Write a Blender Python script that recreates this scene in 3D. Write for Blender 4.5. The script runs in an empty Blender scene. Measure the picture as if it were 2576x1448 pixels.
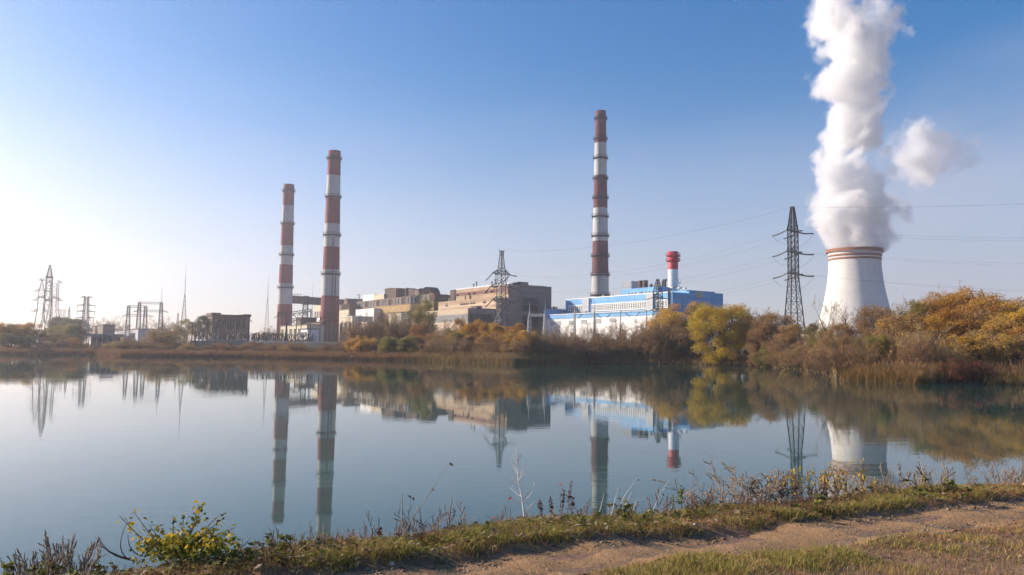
import bpy, math, random
import numpy as np
from mathutils import Vector, Matrix
R = math.radians
scene = bpy.context.scene
COL = scene.collection
# ------------------------------------------------------------------ camera
F = 2000.0; CX = 1288.0; CY = 724.0; CAMZ = 4.0
PITCH = R(4.375); ROLL = R(0.65)
cam_d = bpy.data.cameras.new('camera'); cam = bpy.data.objects.new('camera', cam_d); COL.objects.link(cam)
CM = Matrix.Rotation(R(90) + PITCH, 3, 'X') @ Matrix.Rotation(ROLL, 3, 'Z')
cam.matrix_world = Matrix.Translation((0, 0, CAMZ)) @ CM.to_4x4()
cam_d.sensor_width = 36; cam_d.lens = 36 * F / 2576; cam_d.clip_start = 0.1; cam_d.clip_end = 20000
scene.camera = cam

def ray(px, py):
    return CM @ Vector(((px - CX) / F, -(py - CY) / F, -1))
def at(px, py, Y):
    d = ray(px, py); return Vector((0, 0, CAMZ)) + d * (Y / d.y)
def at_z(px, py, z):
    d = ray(px, py); return Vector((0, 0, CAMZ)) + d * ((z - CAMZ) / d.z)
def xy(px, Y):                      # plan position of a column of the photo at depth Y, near the ground
    p = at(px, 884, Y); return p.x, Y
def pxs(n, Y): return n * Y / F     # length of n photo pixels at depth Y

# ------------------------------------------------------------------ scene objects
def tag(o, label=None, cat=None, group=None, kind=None):
    if label: o['label'] = label
    if cat: o['category'] = cat
    if group: o['group'] = group
    if kind: o['kind'] = kind
    return o
def thing(name, loc, label, cat, group=None, rz=0):
    o = bpy.data.objects.new(name, None); COL.objects.link(o); o.location = loc; o.rotation_euler = (0, 0, rz)
    o.empty_display_size = 0.1
    return tag(o, label, cat, group)
def link_mesh(name, me, mats, parent=None, loc=None):
    o = bpy.data.objects.new(name, me); COL.objects.link(o)
    for m in (mats if isinstance(mats, (list, tuple)) else [mats]):
        if m and m.name not in [s.name for s in me.materials if s]: me.materials.append(m)
    if parent: o.parent = parent
    if loc is not None: o.location = loc
    return o
def np_mesh(name, verts, faces, smooth=False, mi=None):
    verts = np.asarray(verts, dtype=np.float32); faces = np.asarray(faces, dtype=np.int32)
    k = faces.shape[1]; me = bpy.data.meshes.new(name)
    me.vertices.add(len(verts)); me.vertices.foreach_set('co', verts.ravel())
    me.loops.add(faces.size); me.loops.foreach_set('vertex_index', faces.ravel())
    me.polygons.add(len(faces)); me.polygons.foreach_set('loop_start', np.arange(0, faces.size, k, dtype=np.int32))
    me.polygons.foreach_set('loop_total', np.full(len(faces), k, dtype=np.int32))
    if smooth: me.polygons.foreach_set('use_smooth', np.ones(len(faces), dtype=bool))
    if mi is not None: me.polygons.foreach_set('material_index', np.asarray(mi, dtype=np.int32))
    me.update(calc_edges=True); return me
def copy_tree(o, parent=None):
    c = o.copy(); COL.objects.link(c)
    if parent: c.parent = parent
    for ch in o.children: copy_tree(ch, c)
    return c

class MB:
    def __init__(s): s.v = []; s.f = []; s.m = []; s.sm = []
    def add(s, vs, fs, mi=0, smooth=False):
        b = len(s.v); s.v += [tuple(v) for v in vs]; s.f += [tuple(i + b for i in f) for f in fs]
        s.m += [mi] * len(fs); s.sm += [smooth] * len(fs)
    def box(s, x0, x1, y0, y1, z0, z1, mi=0): s.fbox(Vector((0, 0, 0)), Vector((1, 0, 0)), Vector((0, 1, 0)), x0, x1, y0, y1, z0, z1, mi)
    def fbox(s, O, A, B, a0, a1, b0, b1, z0, z1, mi=0):       # box in the plan frame O, A, B
        vs = []
        for z in (z0, z1):
            for a, b in ((a0, b0), (a1, b0), (a1, b1), (a0, b1)):
                p = O + A * a + B * b; vs.append((p.x, p.y, z))
        fs = [(0, 3, 2, 1), (4, 5, 6, 7), (0, 1, 5, 4), (1, 2, 6, 5), (2, 3, 7, 6), (3, 0, 4, 7)]
        if A.x * B.y - A.y * B.x < 0: fs = [f[::-1] for f in fs]
        s.add(vs, fs, mi)
    def tube(s, p0, p1, r0, r1=None, n=6, cap=True, mi=0, smooth=True):
        p0 = Vector(p0); p1 = Vector(p1); r1 = r0 if r1 is None else r1
        d = p1 - p0
        if d.length < 1e-6: return
        d.normalize(); a = d.orthogonal().normalized(); b = d.cross(a); vs = []
        for p, r in ((p0, r0), (p1, r1)):
            for i in range(n):
                t = 2 * math.pi * i / n; vs.append(p + a * (r * math.cos(t)) + b * (r * math.sin(t)))
        s.add(vs, [(i, (i + 1) % n, n + (i + 1) % n, n + i) for i in range(n)], mi, smooth and n > 4)
        if cap: s.add(vs, [tuple(range(n - 1, -1, -1)), tuple(range(n, 2 * n))], mi)
    def path(s, pts, r, n=5, mi=0):
        rs = r if isinstance(r, (list, tuple)) else [r] * len(pts)
        for i in range(len(pts) - 1): s.tube(pts[i], pts[i + 1], rs[i], rs[i + 1], n, True, mi)
    def lathe(s, c, prof, n=48, mi=0, mis=None, smooth=True):  # prof: (radius, z)
        vs = [(c[0] + r * math.cos(2 * math.pi * i / n), c[1] + r * math.sin(2 * math.pi * i / n), c[2] + z) for r, z in prof for i in range(n)]
        for k in range(len(prof) - 1):
            fs = [(k * n + i, k * n + (i + 1) % n, (k + 1) * n + (i + 1) % n, (k + 1) * n + i) for i in range(n)]
            s.add_idx(vs if k == 0 else None, fs, mis[k] if mis else mi, smooth)
    def add_idx(s, vs, fs, mi, smooth):
        if vs is not None: s._b = len(s.v); s.v += [tuple(v) for v in vs]
        s.f += [tuple(i + s._b for i in f) for f in fs]; s.m += [mi] * len(fs); s.sm += [smooth] * len(fs)
    def mesh(s, name, off=None):
        me = bpy.data.meshes.new(name)
        vs = s.v if off is None else [(x - off[0], y - off[1], z - off[2]) for x, y, z in s.v]
        me.from_pydata(vs, [], s.f); me.polygons.foreach_set('material_index', s.m); me.polygons.foreach_set('use_smooth', s.sm); me.update(); return me
    def build(s, name, mats, parent=None, off=None, label=None):   # off: world point of the parent (vertices are world)
        if off is None and parent is not None:
            off = parent.location.copy()
            q = parent.parent
            while q is not None: off = off + q.location; q = q.parent
        o = link_mesh(name, s.mesh(name, off), mats, parent)
        if label: o['label'] = label
        return o

# ------------------------------------------------------------------ materials
class NT:
    def __init__(s, m): s.nt = m.node_tree; s.n = s.nt.nodes; s.l = s.nt.links
    def new(s, t, **kw):
        x = s.n.new(t)
        for k, v in kw.items():
            if k.startswith('i_'): x.inputs[k[2:].replace('_', ' ')].default_value = v
            else: setattr(x, k, v)
        return x
    def link(s, a, b): s.l.new(a, b)
    def math(s, op, a, b=None, c=None, clamp=False):
        x = s.n.new('ShaderNodeMath'); x.operation = op; x.use_clamp = clamp
        for i, v in enumerate((a, b, c)):
            if v is None: continue
            if isinstance(v, (int, float)): x.inputs[i].default_value = v
            else: s.l.new(v, x.inputs[i])
        return x.outputs[0]
    def mix(s, fac, a, b, op='MIX'):
        x = s.n.new('ShaderNodeMix'); x.data_type = 'RGBA'; x.blend_type = op
        for i, v in ((0, fac), (6, a), (7, b)):
            if isinstance(v, (int, float)): x.inputs[i].default_value = v
            elif isinstance(v, (tuple, list)): x.inputs[i].default_value = (*v[:3], 1)
            else: s.l.new(v, x.inputs[i])
        return x.outputs[2]
    def noise(s, vec, scale, detail=4, rough=.55):
        x = s.new('ShaderNodeTexNoise', i_Scale=scale, i_Detail=detail, i_Roughness=rough)
        if vec is not None: s.l.new(vec, x.inputs['Vector'])
        return x.outputs['Fac']
    def ramp(s, v, lo, hi):
        x = s.new('ShaderNodeMapRange'); x.inputs['From Min'].default_value = lo; x.inputs['From Max'].default_value = hi
        s.l.new(v, x.inputs['Value']); return x.outputs['Result']
def base_mat(name):
    m = bpy.data.materials.new(name); m.use_nodes = True; t = NT(m); t.n.clear()
    t.out = t.new('ShaderNodeOutputMaterial'); t.b = t.new('ShaderNodeBsdfPrincipled'); t.link(t.b.outputs[0], t.out.inputs['Surface'])
    return m, t
AZU = R(-33)
U = Vector((math.sin(AZU), math.cos(AZU), 0)); V = Vector((math.cos(AZU), -math.sin(AZU), 0))   # plant grid: U back-left, V back-right
def weathered(name, c1, c2=None, scale=.25, rough=.85, streak=0.25, bump=0, spec=.3, metal=0, seams=None, seamcol=.65, grime=None):
    """Painted or bare surface: two tones broken up by noise, rain streaks down the wall, optional panel seams (w, h)."""
    m, t = base_mat(name); c2 = c2 or tuple(c * .8 for c in c1)
    tc = t.new('ShaderNodeTexCoord'); P = tc.outputs['Object']
    n1 = t.noise(P, scale, 5, .6); col = t.mix(t.ramp(n1, .35, .65), c1, c2)
    if streak:
        mp = t.new('ShaderNodeMapping'); mp.inputs['Scale'].default_value = (1, 1, .06); t.link(P, mp.inputs[0])
        n2 = t.noise(mp.outputs[0], scale * 5, 3, .6)
        col = t.mix(t.math('MULTIPLY', t.ramp(n2, .5, .75), streak), col, grime or tuple(c * .45 for c in c1))
    if seams:
        u = t.new('ShaderNodeVectorMath', operation='DOT_PRODUCT'); t.link(P, u.inputs[0]); w = U + V; u.inputs[1].default_value = (w.x, w.y, 0)
        sp = t.new('ShaderNodeSeparateXYZ'); t.link(P, sp.inputs[0])
        cb = t.new('ShaderNodeCombineXYZ'); t.link(u.outputs['Value'], cb.inputs[0]); t.link(sp.outputs[2], cb.inputs[1])
        br = t.new('ShaderNodeTexBrick', offset=0, squash=1); t.link(cb.outputs[0], br.inputs['Vector'])
        br.inputs['Scale'].default_value = 1; br.inputs['Brick Width'].default_value = seams[0]; br.inputs['Row Height'].default_value = seams[1]
        br.inputs['Mortar Size'].default_value = seams[2] if len(seams) > 2 else .06; br.inputs['Mortar Smooth'].default_value = 0
        br.inputs['Color1'].default_value = (1, 1, 1, 1); k2 = seams[3] if len(seams) > 3 else .86; br.inputs['Color2'].default_value = (k2, k2, k2, 1); br.inputs['Mortar'].default_value = (seamcol,) * 3 + (1,)
        col = t.mix(1, col, br.outputs['Color'], 'MULTIPLY')
    t.link(col, t.b.inputs['Base Color']); t.b.inputs['Roughness'].default_value = rough; t.b.inputs['Specular IOR Level'].default_value = spec; t.b.inputs['Metallic'].default_value = metal
    if bump:
        bp = t.new('ShaderNodeBump'); bp.inputs['Strength'].default_value = bump; bp.inputs['Distance'].default_value = .05
        t.link(t.noise(P, scale * 12, 4), bp.inputs['Height']); t.link(bp.outputs[0], t.b.inputs['Normal'])
    return m
def leafmat(name, cols, trans=.35, rough=.6, patch=None):
    """Foliage: every leaf island takes its own tone; light passes partly through."""
    m, t = base_mat(name); g = t.new('ShaderNodeNewGeometry'); oi = t.new('ShaderNodeObjectInfo')
    cr = t.new('ShaderNodeValToRGB'); el = cr.color_ramp.elements
    for i, c in enumerate(cols):
        e = el[i] if i < 2 else el.new(i / (len(cols) - 1))
        e.position = i / (len(cols) - 1); e.color = (*c, 1)
    rnd = g.outputs['Random Per Island']
    if patch:
        tc = t.new('ShaderNodeTexCoord'); n = t.noise(tc.outputs['Object'], patch, 2)
        rnd = t.math('ADD', t.math('MULTIPLY', rnd, .5), t.math('MULTIPLY', t.ramp(n, .3, .7), .5))
    t.link(rnd, cr.inputs[0])
    hv = t.new('ShaderNodeHueSaturation'); t.link(cr.outputs[0], hv.inputs['Color'])
    t.link(t.math('MULTIPLY_ADD', oi.outputs['Random'], .03, .485), hv.inputs['Hue']); t.link(t.math('MULTIPLY_ADD', oi.outputs['Random'], .35, .82), hv.inputs['Value'])
    t.link(hv.outputs[0], t.b.inputs['Base Color']); t.b.inputs['Roughness'].default_value = rough; t.b.inputs['Specular IOR Level'].default_value = .2
    tr = t.new('ShaderNodeBsdfTranslucent'); t.link(hv.outputs[0], tr.inputs['Color']); mx = t.new('ShaderNodeMixShader'); mx.inputs[0].default_value = trans
    t.link(t.b.outputs[0], mx.inputs[1]); t.link(tr.outputs[0], mx.inputs[2]); t.link(mx.outputs[0], t.out.inputs['Surface'])
    return m
def glassy(name, col, rough=.15):
    m, t = base_mat(name); tc = t.new('ShaderNodeTexCoord'); n = t.noise(tc.outputs['Object'], .35, 2)
    t.link(t.mix(t.ramp(n, .4, .6), col, tuple(c * .5 for c in col)), t.b.inputs['Base Color']); t.b.inputs['Roughness'].default_value = rough; return m

M = {}
M['red'] = weathered('chimney_red_paint', (.23, .055, .047), (.18, .045, .042), .12, .8, .35, grime=(.12, .035, .035))
M['dullred'] = weathered('chimney_faded_red_paint', (.17, .06, .055), (.12, .045, .045), .12, .85, .4, grime=(.07, .03, .03))
M['white'] = weathered('chimney_white_paint', (.50, .50, .48), (.40, .41, .40), .12, .8, .4, grime=(.26, .27, .27))
M['newred'] = weathered('stack_red_paint', (.52, .045, .05), (.46, .04, .045), .1, .5, .15)
M['newwhite'] = weathered('stack_white_paint', (.78, .78, .78), (.74, .74, .74), .1, .5, .12)
M['steel'] = weathered('dark_steel', (.05, .042, .045), (.03, .028, .03), .6, .6, 0)
M['galv'] = weathered('galvanised_steel', (.12, .13, .135), (.09, .095, .10), .6, .5, 0, metal=.2)
M['palesteel'] = weathered('pale_painted_steel', (.5, .5, .5), (.42, .42, .42), .6, .6, 0)
M['rust'] = weathered('rusty_steel', (.13, .085, .075), (.09, .06, .055), .3, .8, .3)
M['insul'] = weathered('glass_insulator', (.055, .065, .06), (.10, .115, .10), 1.5, .3, 0)
M['porcelain'] = weathered('brown_porcelain', (.06, .05, .05), (.03, .03, .03), 1, .35, 0)
M['concwall'] = weathered('tower_white_concrete', (.76, .735, .69), (.66, .64, .605), .06, .85, .3, grime=(.42, .40, .38), seams=(500, 2.2, .07, .965), seamcol=.86)
M['towerrim'] = weathered('tower_rust_red_band', (.33, .15, .085), (.27, .12, .07), .2, .85, .2)
M['dark'] = weathered('dark_void', (.02, .02, .022), (.015, .015, .017), .3, .9, 0)
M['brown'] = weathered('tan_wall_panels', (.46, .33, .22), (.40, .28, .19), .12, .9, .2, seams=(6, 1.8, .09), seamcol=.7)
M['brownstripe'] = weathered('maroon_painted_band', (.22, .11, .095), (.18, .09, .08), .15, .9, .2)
M['greyend'] = weathered('grey_and_shade_toned_panels', (.25, .21, .18), (.21, .175, .155), .12, .9, .2, seams=(6, 1.8, .09), seamcol=.72)  # tan hall end walls have their shade put into this colour
M['palepanel'] = weathered('pale_wall_panels', (.58, .47, .34), (.50, .40, .29), .1, .9, .25, seams=(6, 1.5, .08), seamcol=.72)
M['ochre'] = weathered('ochre_render', (.46, .32, .16), (.38, .25, .13), .2, .95, .5, grime=(.20, .13, .08))
M['oldbrick'] = weathered('weathered_brick', (.27, .19, .14), (.19, .135, .105), .3, .95, .5, seams=(1.2, .5, .05), seamcol=.8)
M['darkbrick'] = weathered('dark_brick', (.13, .10, .085), (.09, .07, .06), .3, .95, .4)  # dark tone shared by roofs, sheds and the shade-coloured brick end wall
M['roofwhite'] = weathered('white_roof_membrane', (.75, .75, .75), (.65, .65, .66), .2, .6, 0)
M['roofgrey'] = weathered('grey_roofing_felt', (.16, .16, .165), (.12, .12, .125), .2, .9, 0)
M['blue'] = weathered('sky_blue_cladding', (.16, .42, .74), (.14, .375, .68), .08, .55, .16, seams=(6, 4, .14), seamcol=.66, grime=(.10, .22, .40))
M['bluedeep'] = weathered('deep_blue_cladding', (.03, .15, .46), (.027, .14, .43), .08, .5, .06)
M['wpanel'] = weathered('white_cladding', (.80, .79, .77), (.76, .75, .73), .1, .6, .1, seams=(6, 3, .06), seamcol=.82)
M['greyclad'] = weathered('light_grey_corrugated_cladding', (.50, .52, .55), (.46, .48, .51), .1, .6, .08, seams=(.8, 40, .1), seamcol=.85)
M['winwhite'] = weathered('white_window_frames', (.80, .80, .80), (.75, .75, .75), .4, .5, 0)
M['emblem'] = weathered('gold_emblem', (.70, .50, .20), (.64, .45, .18), .4, .5, 0)
M['glass'] = glassy('window_glass', (.10, .12, .14))
M['greyglass'] = glassy('grey_glass_blocks', (.20, .22, .23), .4)
M['darkglass'] = glassy('dark_dusty_glazing', (.035, .038, .045), .3)
M['cream'] = weathered('cream_render', (.62, .55, .40), (.54, .48, .35), .2, .9, .25)
M['concrete'] = weathered('stained_concrete', (.30, .29, .275), (.22, .215, .21), .3, .95, .4, bump=.3)
M['bark'] = weathered('dark_bark', (.075, .058, .047), (.05, .04, .033), 1.2, .95, .2)
M['bark2'] = weathered('grey_bark', (.15, .125, .105), (.10, .085, .075), 1.2, .95, .2)
M['twig'] = leafmat('brown_twigs', [(.20, .125, .07), (.285, .18, .095), (.36, .23, .12)], .0)
M['twiggrey'] = leafmat('greyish_twigs', [(.22, .14, .085), (.31, .20, .115), (.38, .25, .14)], .0)
M['lf_yellow'] = leafmat('yellow_willow_leaves', [(.26, .185, .02), (.44, .30, .025), (.60, .40, .035), (.42, .27, .03)], .4, patch=.3)
M['lf_gold'] = leafmat('golden_leaves', [(.36, .20, .03), (.54, .30, .045), (.64, .375, .06)], .35, patch=.25)
M['lf_orange'] = leafmat('orange_brown_leaves', [(.33, .175, .04), (.47, .255, .055), (.55, .31, .07)], .35, patch=.3)
M['lf_olive'] = leafmat('olive_leaves', [(.18, .15, .035), (.28, .225, .05), (.37, .29, .065)], .35, patch=.3)
M['lf_green'] = leafmat('dull_green_leaves', [(.075, .095, .035), (.12, .145, .045), (.17, .18, .06)], .35, patch=.3)
M['lf_brown'] = leafmat('brown_leaves', [(.26, .155, .06), (.37, .22, .08), (.46, .28, .10)], .3, patch=.3)
M['lf_red'] = leafmat('dark_red_leaves', [(.10, .032, .02), (.17, .05, .03), (.23, .085, .045)], .3)
M['reed'] = leafmat('straw_reeds', [(.22, .12, .045), (.34, .19, .07), (.44, .26, .10), (.26, .17, .055)], .3)
M['reedgold'] = leafmat('golden_reeds', [(.14, .10, .04), (.22, .14, .05), (.33, .20, .065), (.40, .25, .08)], .3)
M['scrub'] = leafmat('brown_scrub', [(.17, .10, .05), (.27, .16, .07), (.36, .215, .09), (.28, .19, .07)], .15)
M['grass'] = leafmat('autumn_grass_blades', [(.15, .14, .035), (.26, .23, .05), (.38, .31, .08), (.48, .34, .13), (.30, .25, .06)], .35)
M['drygrass'] = leafmat('dry_russet_grass_blades', [(.22, .10, .06), (.36, .18, .095), (.46, .26, .13), (.31, .19, .08)], .3)
M['litter'] = leafmat('fallen_leaf', [(.16, .09, .055), (.28, .18, .11), (.42, .31, .20), (.24, .20, .06), (.12, .075, .05)], .15)
M['stone'] = leafmat('pale_pebbles', [(.16, .12, .09), (.26, .20, .15), (.36, .29, .22)], 0)
M['fgleaf'] = leafmat('yellow_green_leaf', [(.15, .19, .025), (.32, .31, .03), (.60, .46, .04), (.75, .50, .05)], .4)
M['fgdark'] = leafmat('dark_green_leaf', [(.06, .08, .02), (.12, .14, .028), (.21, .20, .04), (.30, .23, .045)], .35)
M['fgyellow'] = leafmat('bright_yellow_leaf', [(.42, .28, .03), (.60, .42, .05), (.50, .36, .08)], .4)
M['deadleaf'] = leafmat('withered_leaf', [(.06, .03, .025), (.10, .05, .035)], .2)
M['redleaf'] = leafmat('red_leaf', [(.5, .04, .03), (.6, .08, .04)], .35)
M['fgtwig'] = weathered('grey_dry_stem', (.34, .265, .20), (.25, .19, .145), 8, .9, 0)
M['fgtwigdark'] = weathered('dark_brown_stem', (.19, .12, .09), (.12, .08, .06), 8, .9, 0)
M['fgtwigpale'] = weathered('pale_bleached_stem', (.72, .66, .62), (.60, .54, .50), 8, .9, 0)
M['fgtwigred'] = weathered('reddish_stem', (.28, .165, .12), (.19, .115, .085), 8, .9, 0)
M['dock'] = leafmat('dark_red_seed_heads', [(.06, .022, .018), (.10, .035, .028), (.14, .06, .04)], .1)
M['weedseed'] = leafmat('grey_weed_seed', [(.22, .18, .13), (.30, .24, .17), (.26, .24, .12)], .2)

# ------------------------------------------------------------------ terrain
rng = np.random.default_rng(11)
_sh = [(-400, 893), (0, 893), (240, 893.5), (300, 897), (600, 900), (860, 905), (1050, 909), (1288, 917), (1450, 915.5), (1600, 916), (1720, 917.5),
       (1900, 922), (2050, 934), (2085, 940), (2112, 957), (2300, 966), (2450, 968), (2576, 970), (3000, 975)]
_shp = [at_z(px, py, 0) for px, py in _sh]
SH_A = np.array([p.x / p.y for p in _shp]); SH_Y = np.array([p.y for p in _shp])
CR_X = np.array([-60, -20, -12, -6, -2.2, 1.29, 6.9, 15, 30, 60, 160.]); CR_Y = np.array([-30, -3.4, 1.0, 4.3, 6.4, 8.25, 10.7, 14.3, 21, 34, 75.])
def shore_y(x, y): return np.interp(np.asarray(x) / np.maximum(np.asarray(y), 1e-3), SH_A, SH_Y)
def shore_px(px):
    d = ray(px, 884); return float(np.interp(d.x / d.y, SH_A, SH_Y))
def crest_s(x, y): return (np.asarray(y) - np.interp(x, CR_X, CR_Y)) * .885    # distance beyond the crest of the near bank
def lump(x, y, k, a=0): return np.sin(x * k + 1.3 + a) * np.cos(y * k * 1.13 + .7 - a) + .5 * np.sin(x * k * 2.3 + y * k * 1.9 + 2 * a)
def gz(x, y):
    x = np.asarray(x, float); y = np.asarray(y, float)
    d = np.where(y > 30, y - shore_y(x, y), -200.0)
    far = np.where(d > 0, 1.1 * (1 - np.exp(-np.maximum(d, 0) / 3)) + 1.9 * (1 - np.exp(-np.maximum(d, 0) / 70)) + .25 * lump(x, y, .11) * np.clip(d / 20, 0, 1), np.maximum(d * .25, -1.6))
    a_ = x / np.maximum(y, 1e-3); plat = np.clip((a_ + .43) / .03, 0, 1) * np.clip((-.15 - a_) / .04, 0, 1)   # raised yard of the substation
    far = far + np.where(d > 0, 3.0 * plat * np.clip((d - 24) / 5, 0, 1), 0)
    s = crest_s(x, y)
    bump = .022 * lump(x, y, 2.1) + .012 * lump(x, y, 5.7, 2) + .03 * lump(x, y, .8, 1)
    pathdip = -.075 * np.clip((-.60 - s) / .12, 0, 1) * np.clip((s + 1.75) / .3, 0, 1)
    near = 2.35 - .75 * np.log1p(np.exp(np.clip((s - .25) * 4, -30, 30))) / 4 + bump + pathdip
    near = np.maximum(near, -1.6)
    return np.maximum(far, near)
def gz1(x, y): return float(gz(x, y))

th = np.concatenate([np.linspace(-180, -46, 60)[:-1], np.linspace(-46, 46, 330), np.linspace(46, 180, 60)[1:-1]])
rr = np.concatenate([[.6], 1.6 * 1.0205 ** np.arange(0, 385)])
rr = rr[rr < 4000]; rr = np.append(rr, [6000., 12000.])
tt, r2 = np.meshgrid(np.radians(th), rr); gx = r2 * np.sin(tt); gy = r2 * np.cos(tt); gzv = gz(gx, gy)
n_t = len(th); n_r = len(rr)
ii, jj = np.meshgrid(np.arange(n_r - 1), np.arange(n_t), indexing='ij'); j2 = (jj + 1) % n_t
fc = np.stack([ii * n_t + jj, (ii + 1) * n_t + jj, (ii + 1) * n_t + j2, ii * n_t + j2], -1).reshape(-1, 4)[:, ::-1]
gv = np.stack([gx, gy, gzv], -1).reshape(-1, 3)
m, t = base_mat('earth'); tc = t.new('ShaderNodeTexCoord'); P = tc.outputs['Object']
n1 = t.noise(P, 1.4, 6, .65); n2 = t.noise(P, 14, 5, .65); n3 = t.noise(P, .05, 3)
c = t.mix(t.ramp(n1, .38, .62), (.23, .12, .078), (.15, .10, .05)); c = t.mix(t.math('MULTIPLY', t.ramp(n2, .45, .7), .6), c, (.25, .155, .095))
c = t.mix(t.math('MULTIPLY', t.ramp(n3, .4, .6), .35), c, (.13, .08, .055)); wz = t.new('ShaderNodeSeparateXYZ'); t.link(P, wz.inputs[0]); c = t.mix(t.math('SUBTRACT', 1.0, t.ramp(t.math('ADD', wz.outputs[2], t.math('MULTIPLY', n1, .5)), .6, 1.15), clamp=True), c, (.035, .028, .022)); t.link(c, t.b.inputs['Base Color']); t.b.inputs['Roughness'].default_value = .95
bp = t.new('ShaderNodeBump'); bp.inputs['Strength'].default_value = .6; bp.inputs['Distance'].default_value = .03; t.link(n2, bp.inputs['Height']); t.link(bp.outputs[0], t.b.inputs['Normal'])
M['earth'] = m
tag(link_mesh('ground', np_mesh('ground', gv, fc, True), m), kind='structure')
# trodden dirt path along the near bank
def path_edges(x):
    a = -.68 + .03 * lump(x, x * .3, 2.3) + .025 * lump(x, 0, 6.5) + .015 * lump(x, 2, 17.); b = -1.55 + .035 * lump(x, 4 + x * .2, 1.1) + .03 * lump(x, 1, 5.1) + .02 * lump(x, 3, 15.) - np.clip((-x - .2) * .5, 0, 3)
    return a, b
px_ = np.linspace(-8, 40, 900); pa, pb = path_edges(px_); ks = np.linspace(0, 1, 26)
S2 = pa[:, None] + (pb - pa)[:, None] * ks[None]; X2 = np.repeat(px_[:, None], 26, 1); Y2 = np.interp(X2, CR_X, CR_Y) + S2 / .885
Z2 = gz(X2, Y2) + .004 + .010 * np.sin(np.pi * ks)[None] + .004 * lump(X2, Y2, 11.0) + .007 * lump(X2, Y2, 4.3, 1) - .014 * (np.exp(-((ks - .30) / .10) ** 2) + np.exp(-((ks - .72) / .10) ** 2))[None]
ii, jj = np.meshgrid(np.arange(899), np.arange(25), indexing='ij')
fc = np.stack([ii * 26 + jj, (ii + 1) * 26 + jj, (ii + 1) * 26 + jj + 1, ii * 26 + jj + 1], -1).reshape(-1, 4)[:, ::-1]
m, t = base_mat('trodden_dirt'); tc = t.new('ShaderNodeTexCoord'); P = tc.outputs['Object']
n1 = t.noise(P, 2.2, 6, .6); n2 = t.noise(P, 28, 5, .7); n3 = t.noise(P, 90, 3, .6)
c = t.mix(t.ramp(n1, .35, .65), (.42, .25, .128), (.32, .188, .094)); c = t.mix(t.math('MULTIPLY', t.ramp(n2, .5, .72), .55), c, (.46, .30, .18)); c = t.mix(t.math('MULTIPLY', t.ramp(n3, .58, .7), .5), c, (.09, .055, .04))
t.link(c, t.b.inputs['Base Color']); t.b.inputs['Roughness'].default_value = .95; t.b.inputs['Specular IOR Level'].default_value = .2
bp = t.new('ShaderNodeBump'); bp.inputs['Strength'].default_value = 1; bp.inputs['Distance'].default_value = .035; t.link(t.math('ADD', n2, t.math('MULTIPLY', n3, .4)), bp.inputs['Height']); t.link(bp.outputs[0], t.b.inputs['Normal'])
tag(link_mesh('path', np_mesh('path', np.stack([X2, Y2, Z2], -1).reshape(-1, 3), fc, True), m), kind='structure')

# ------------------------------------------------------------------ water
m, t = base_mat('lake_water'); tc = t.new('ShaderNodeTexCoord'); P = tc.outputs['Object']
mp = t.new('ShaderNodeMapping'); t.link(P, mp.inputs[0]); mp.inputs['Scale'].default_value = (.55, 1.5, 1); mp.inputs['Rotation'].default_value = (0, 0, R(-20))
a = t.noise(mp.outputs[0], 1.1, 3, .5); b = t.noise(P, .06, 2, .5)
h = t.math('MULTIPLY', a, t.ramp(b, .38, .66))
bp = t.new('ShaderNodeBump'); bp.inputs['Strength'].default_value = 1; bp.inputs['Distance'].default_value = .0055; t.link(h, bp.inputs['Height']); t.link(bp.outputs[0], t.b.inputs['Normal'])
t.link(t.mix(t.ramp(t.noise(P, .02, 3), .4, .6), (.026, .074, .062), (.022, .066, .056)), t.b.inputs['Base Color'])
t.b.inputs['Roughness'].default_value = .02; t.b.inputs['IOR'].default_value = 1.33
w = MB(); w.add([(-900, -60, 0), (900, -60, 0), (900, 400, 0), (-900, 400, 0)], [(0, 1, 2, 3)])
tag(w.build('lake_water', m), kind='structure')

# ------------------------------------------------------------------ light, sky, air
SUN_AZ, SUN_EL = -74.0, 24.0
sd = bpy.data.lights.new('sun', 'SUN'); sd.energy = 5.0; sd.angle = R(.55); sd.color = (1, .875, .72)
so = bpy.data.objects.new('sun', sd); COL.objects.link(so)
svec = Vector((math.sin(R(SUN_AZ)) * math.cos(R(SUN_EL)), math.cos(R(SUN_AZ)) * math.cos(R(SUN_EL)), math.sin(R(SUN_EL))))
so.rotation_euler = svec.to_track_quat('Z', 'Y').to_euler(); so.location = (-60, -10, 60)
wd = bpy.data.worlds.new('World'); scene.world = wd; wd.use_nodes = True
t = NT(wd); t.n.clear(); out = t.new('ShaderNodeOutputWorld'); bg = t.new('ShaderNodeBackground'); bg.inputs['Strength'].default_value = .092; t.link(bg.outputs[0], out.inputs[0])
sky = t.new('ShaderNodeTexSky'); sky.sky_type = 'NISHITA'; sky.sun_disc = False; sky.sun_elevation = R(SUN_EL); sky.sun_rotation = R(SUN_AZ)
sky.altitude = 100; sky.air_density = 1.0; sky.dust_density = .5; sky.ozone_density = 2.2
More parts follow.
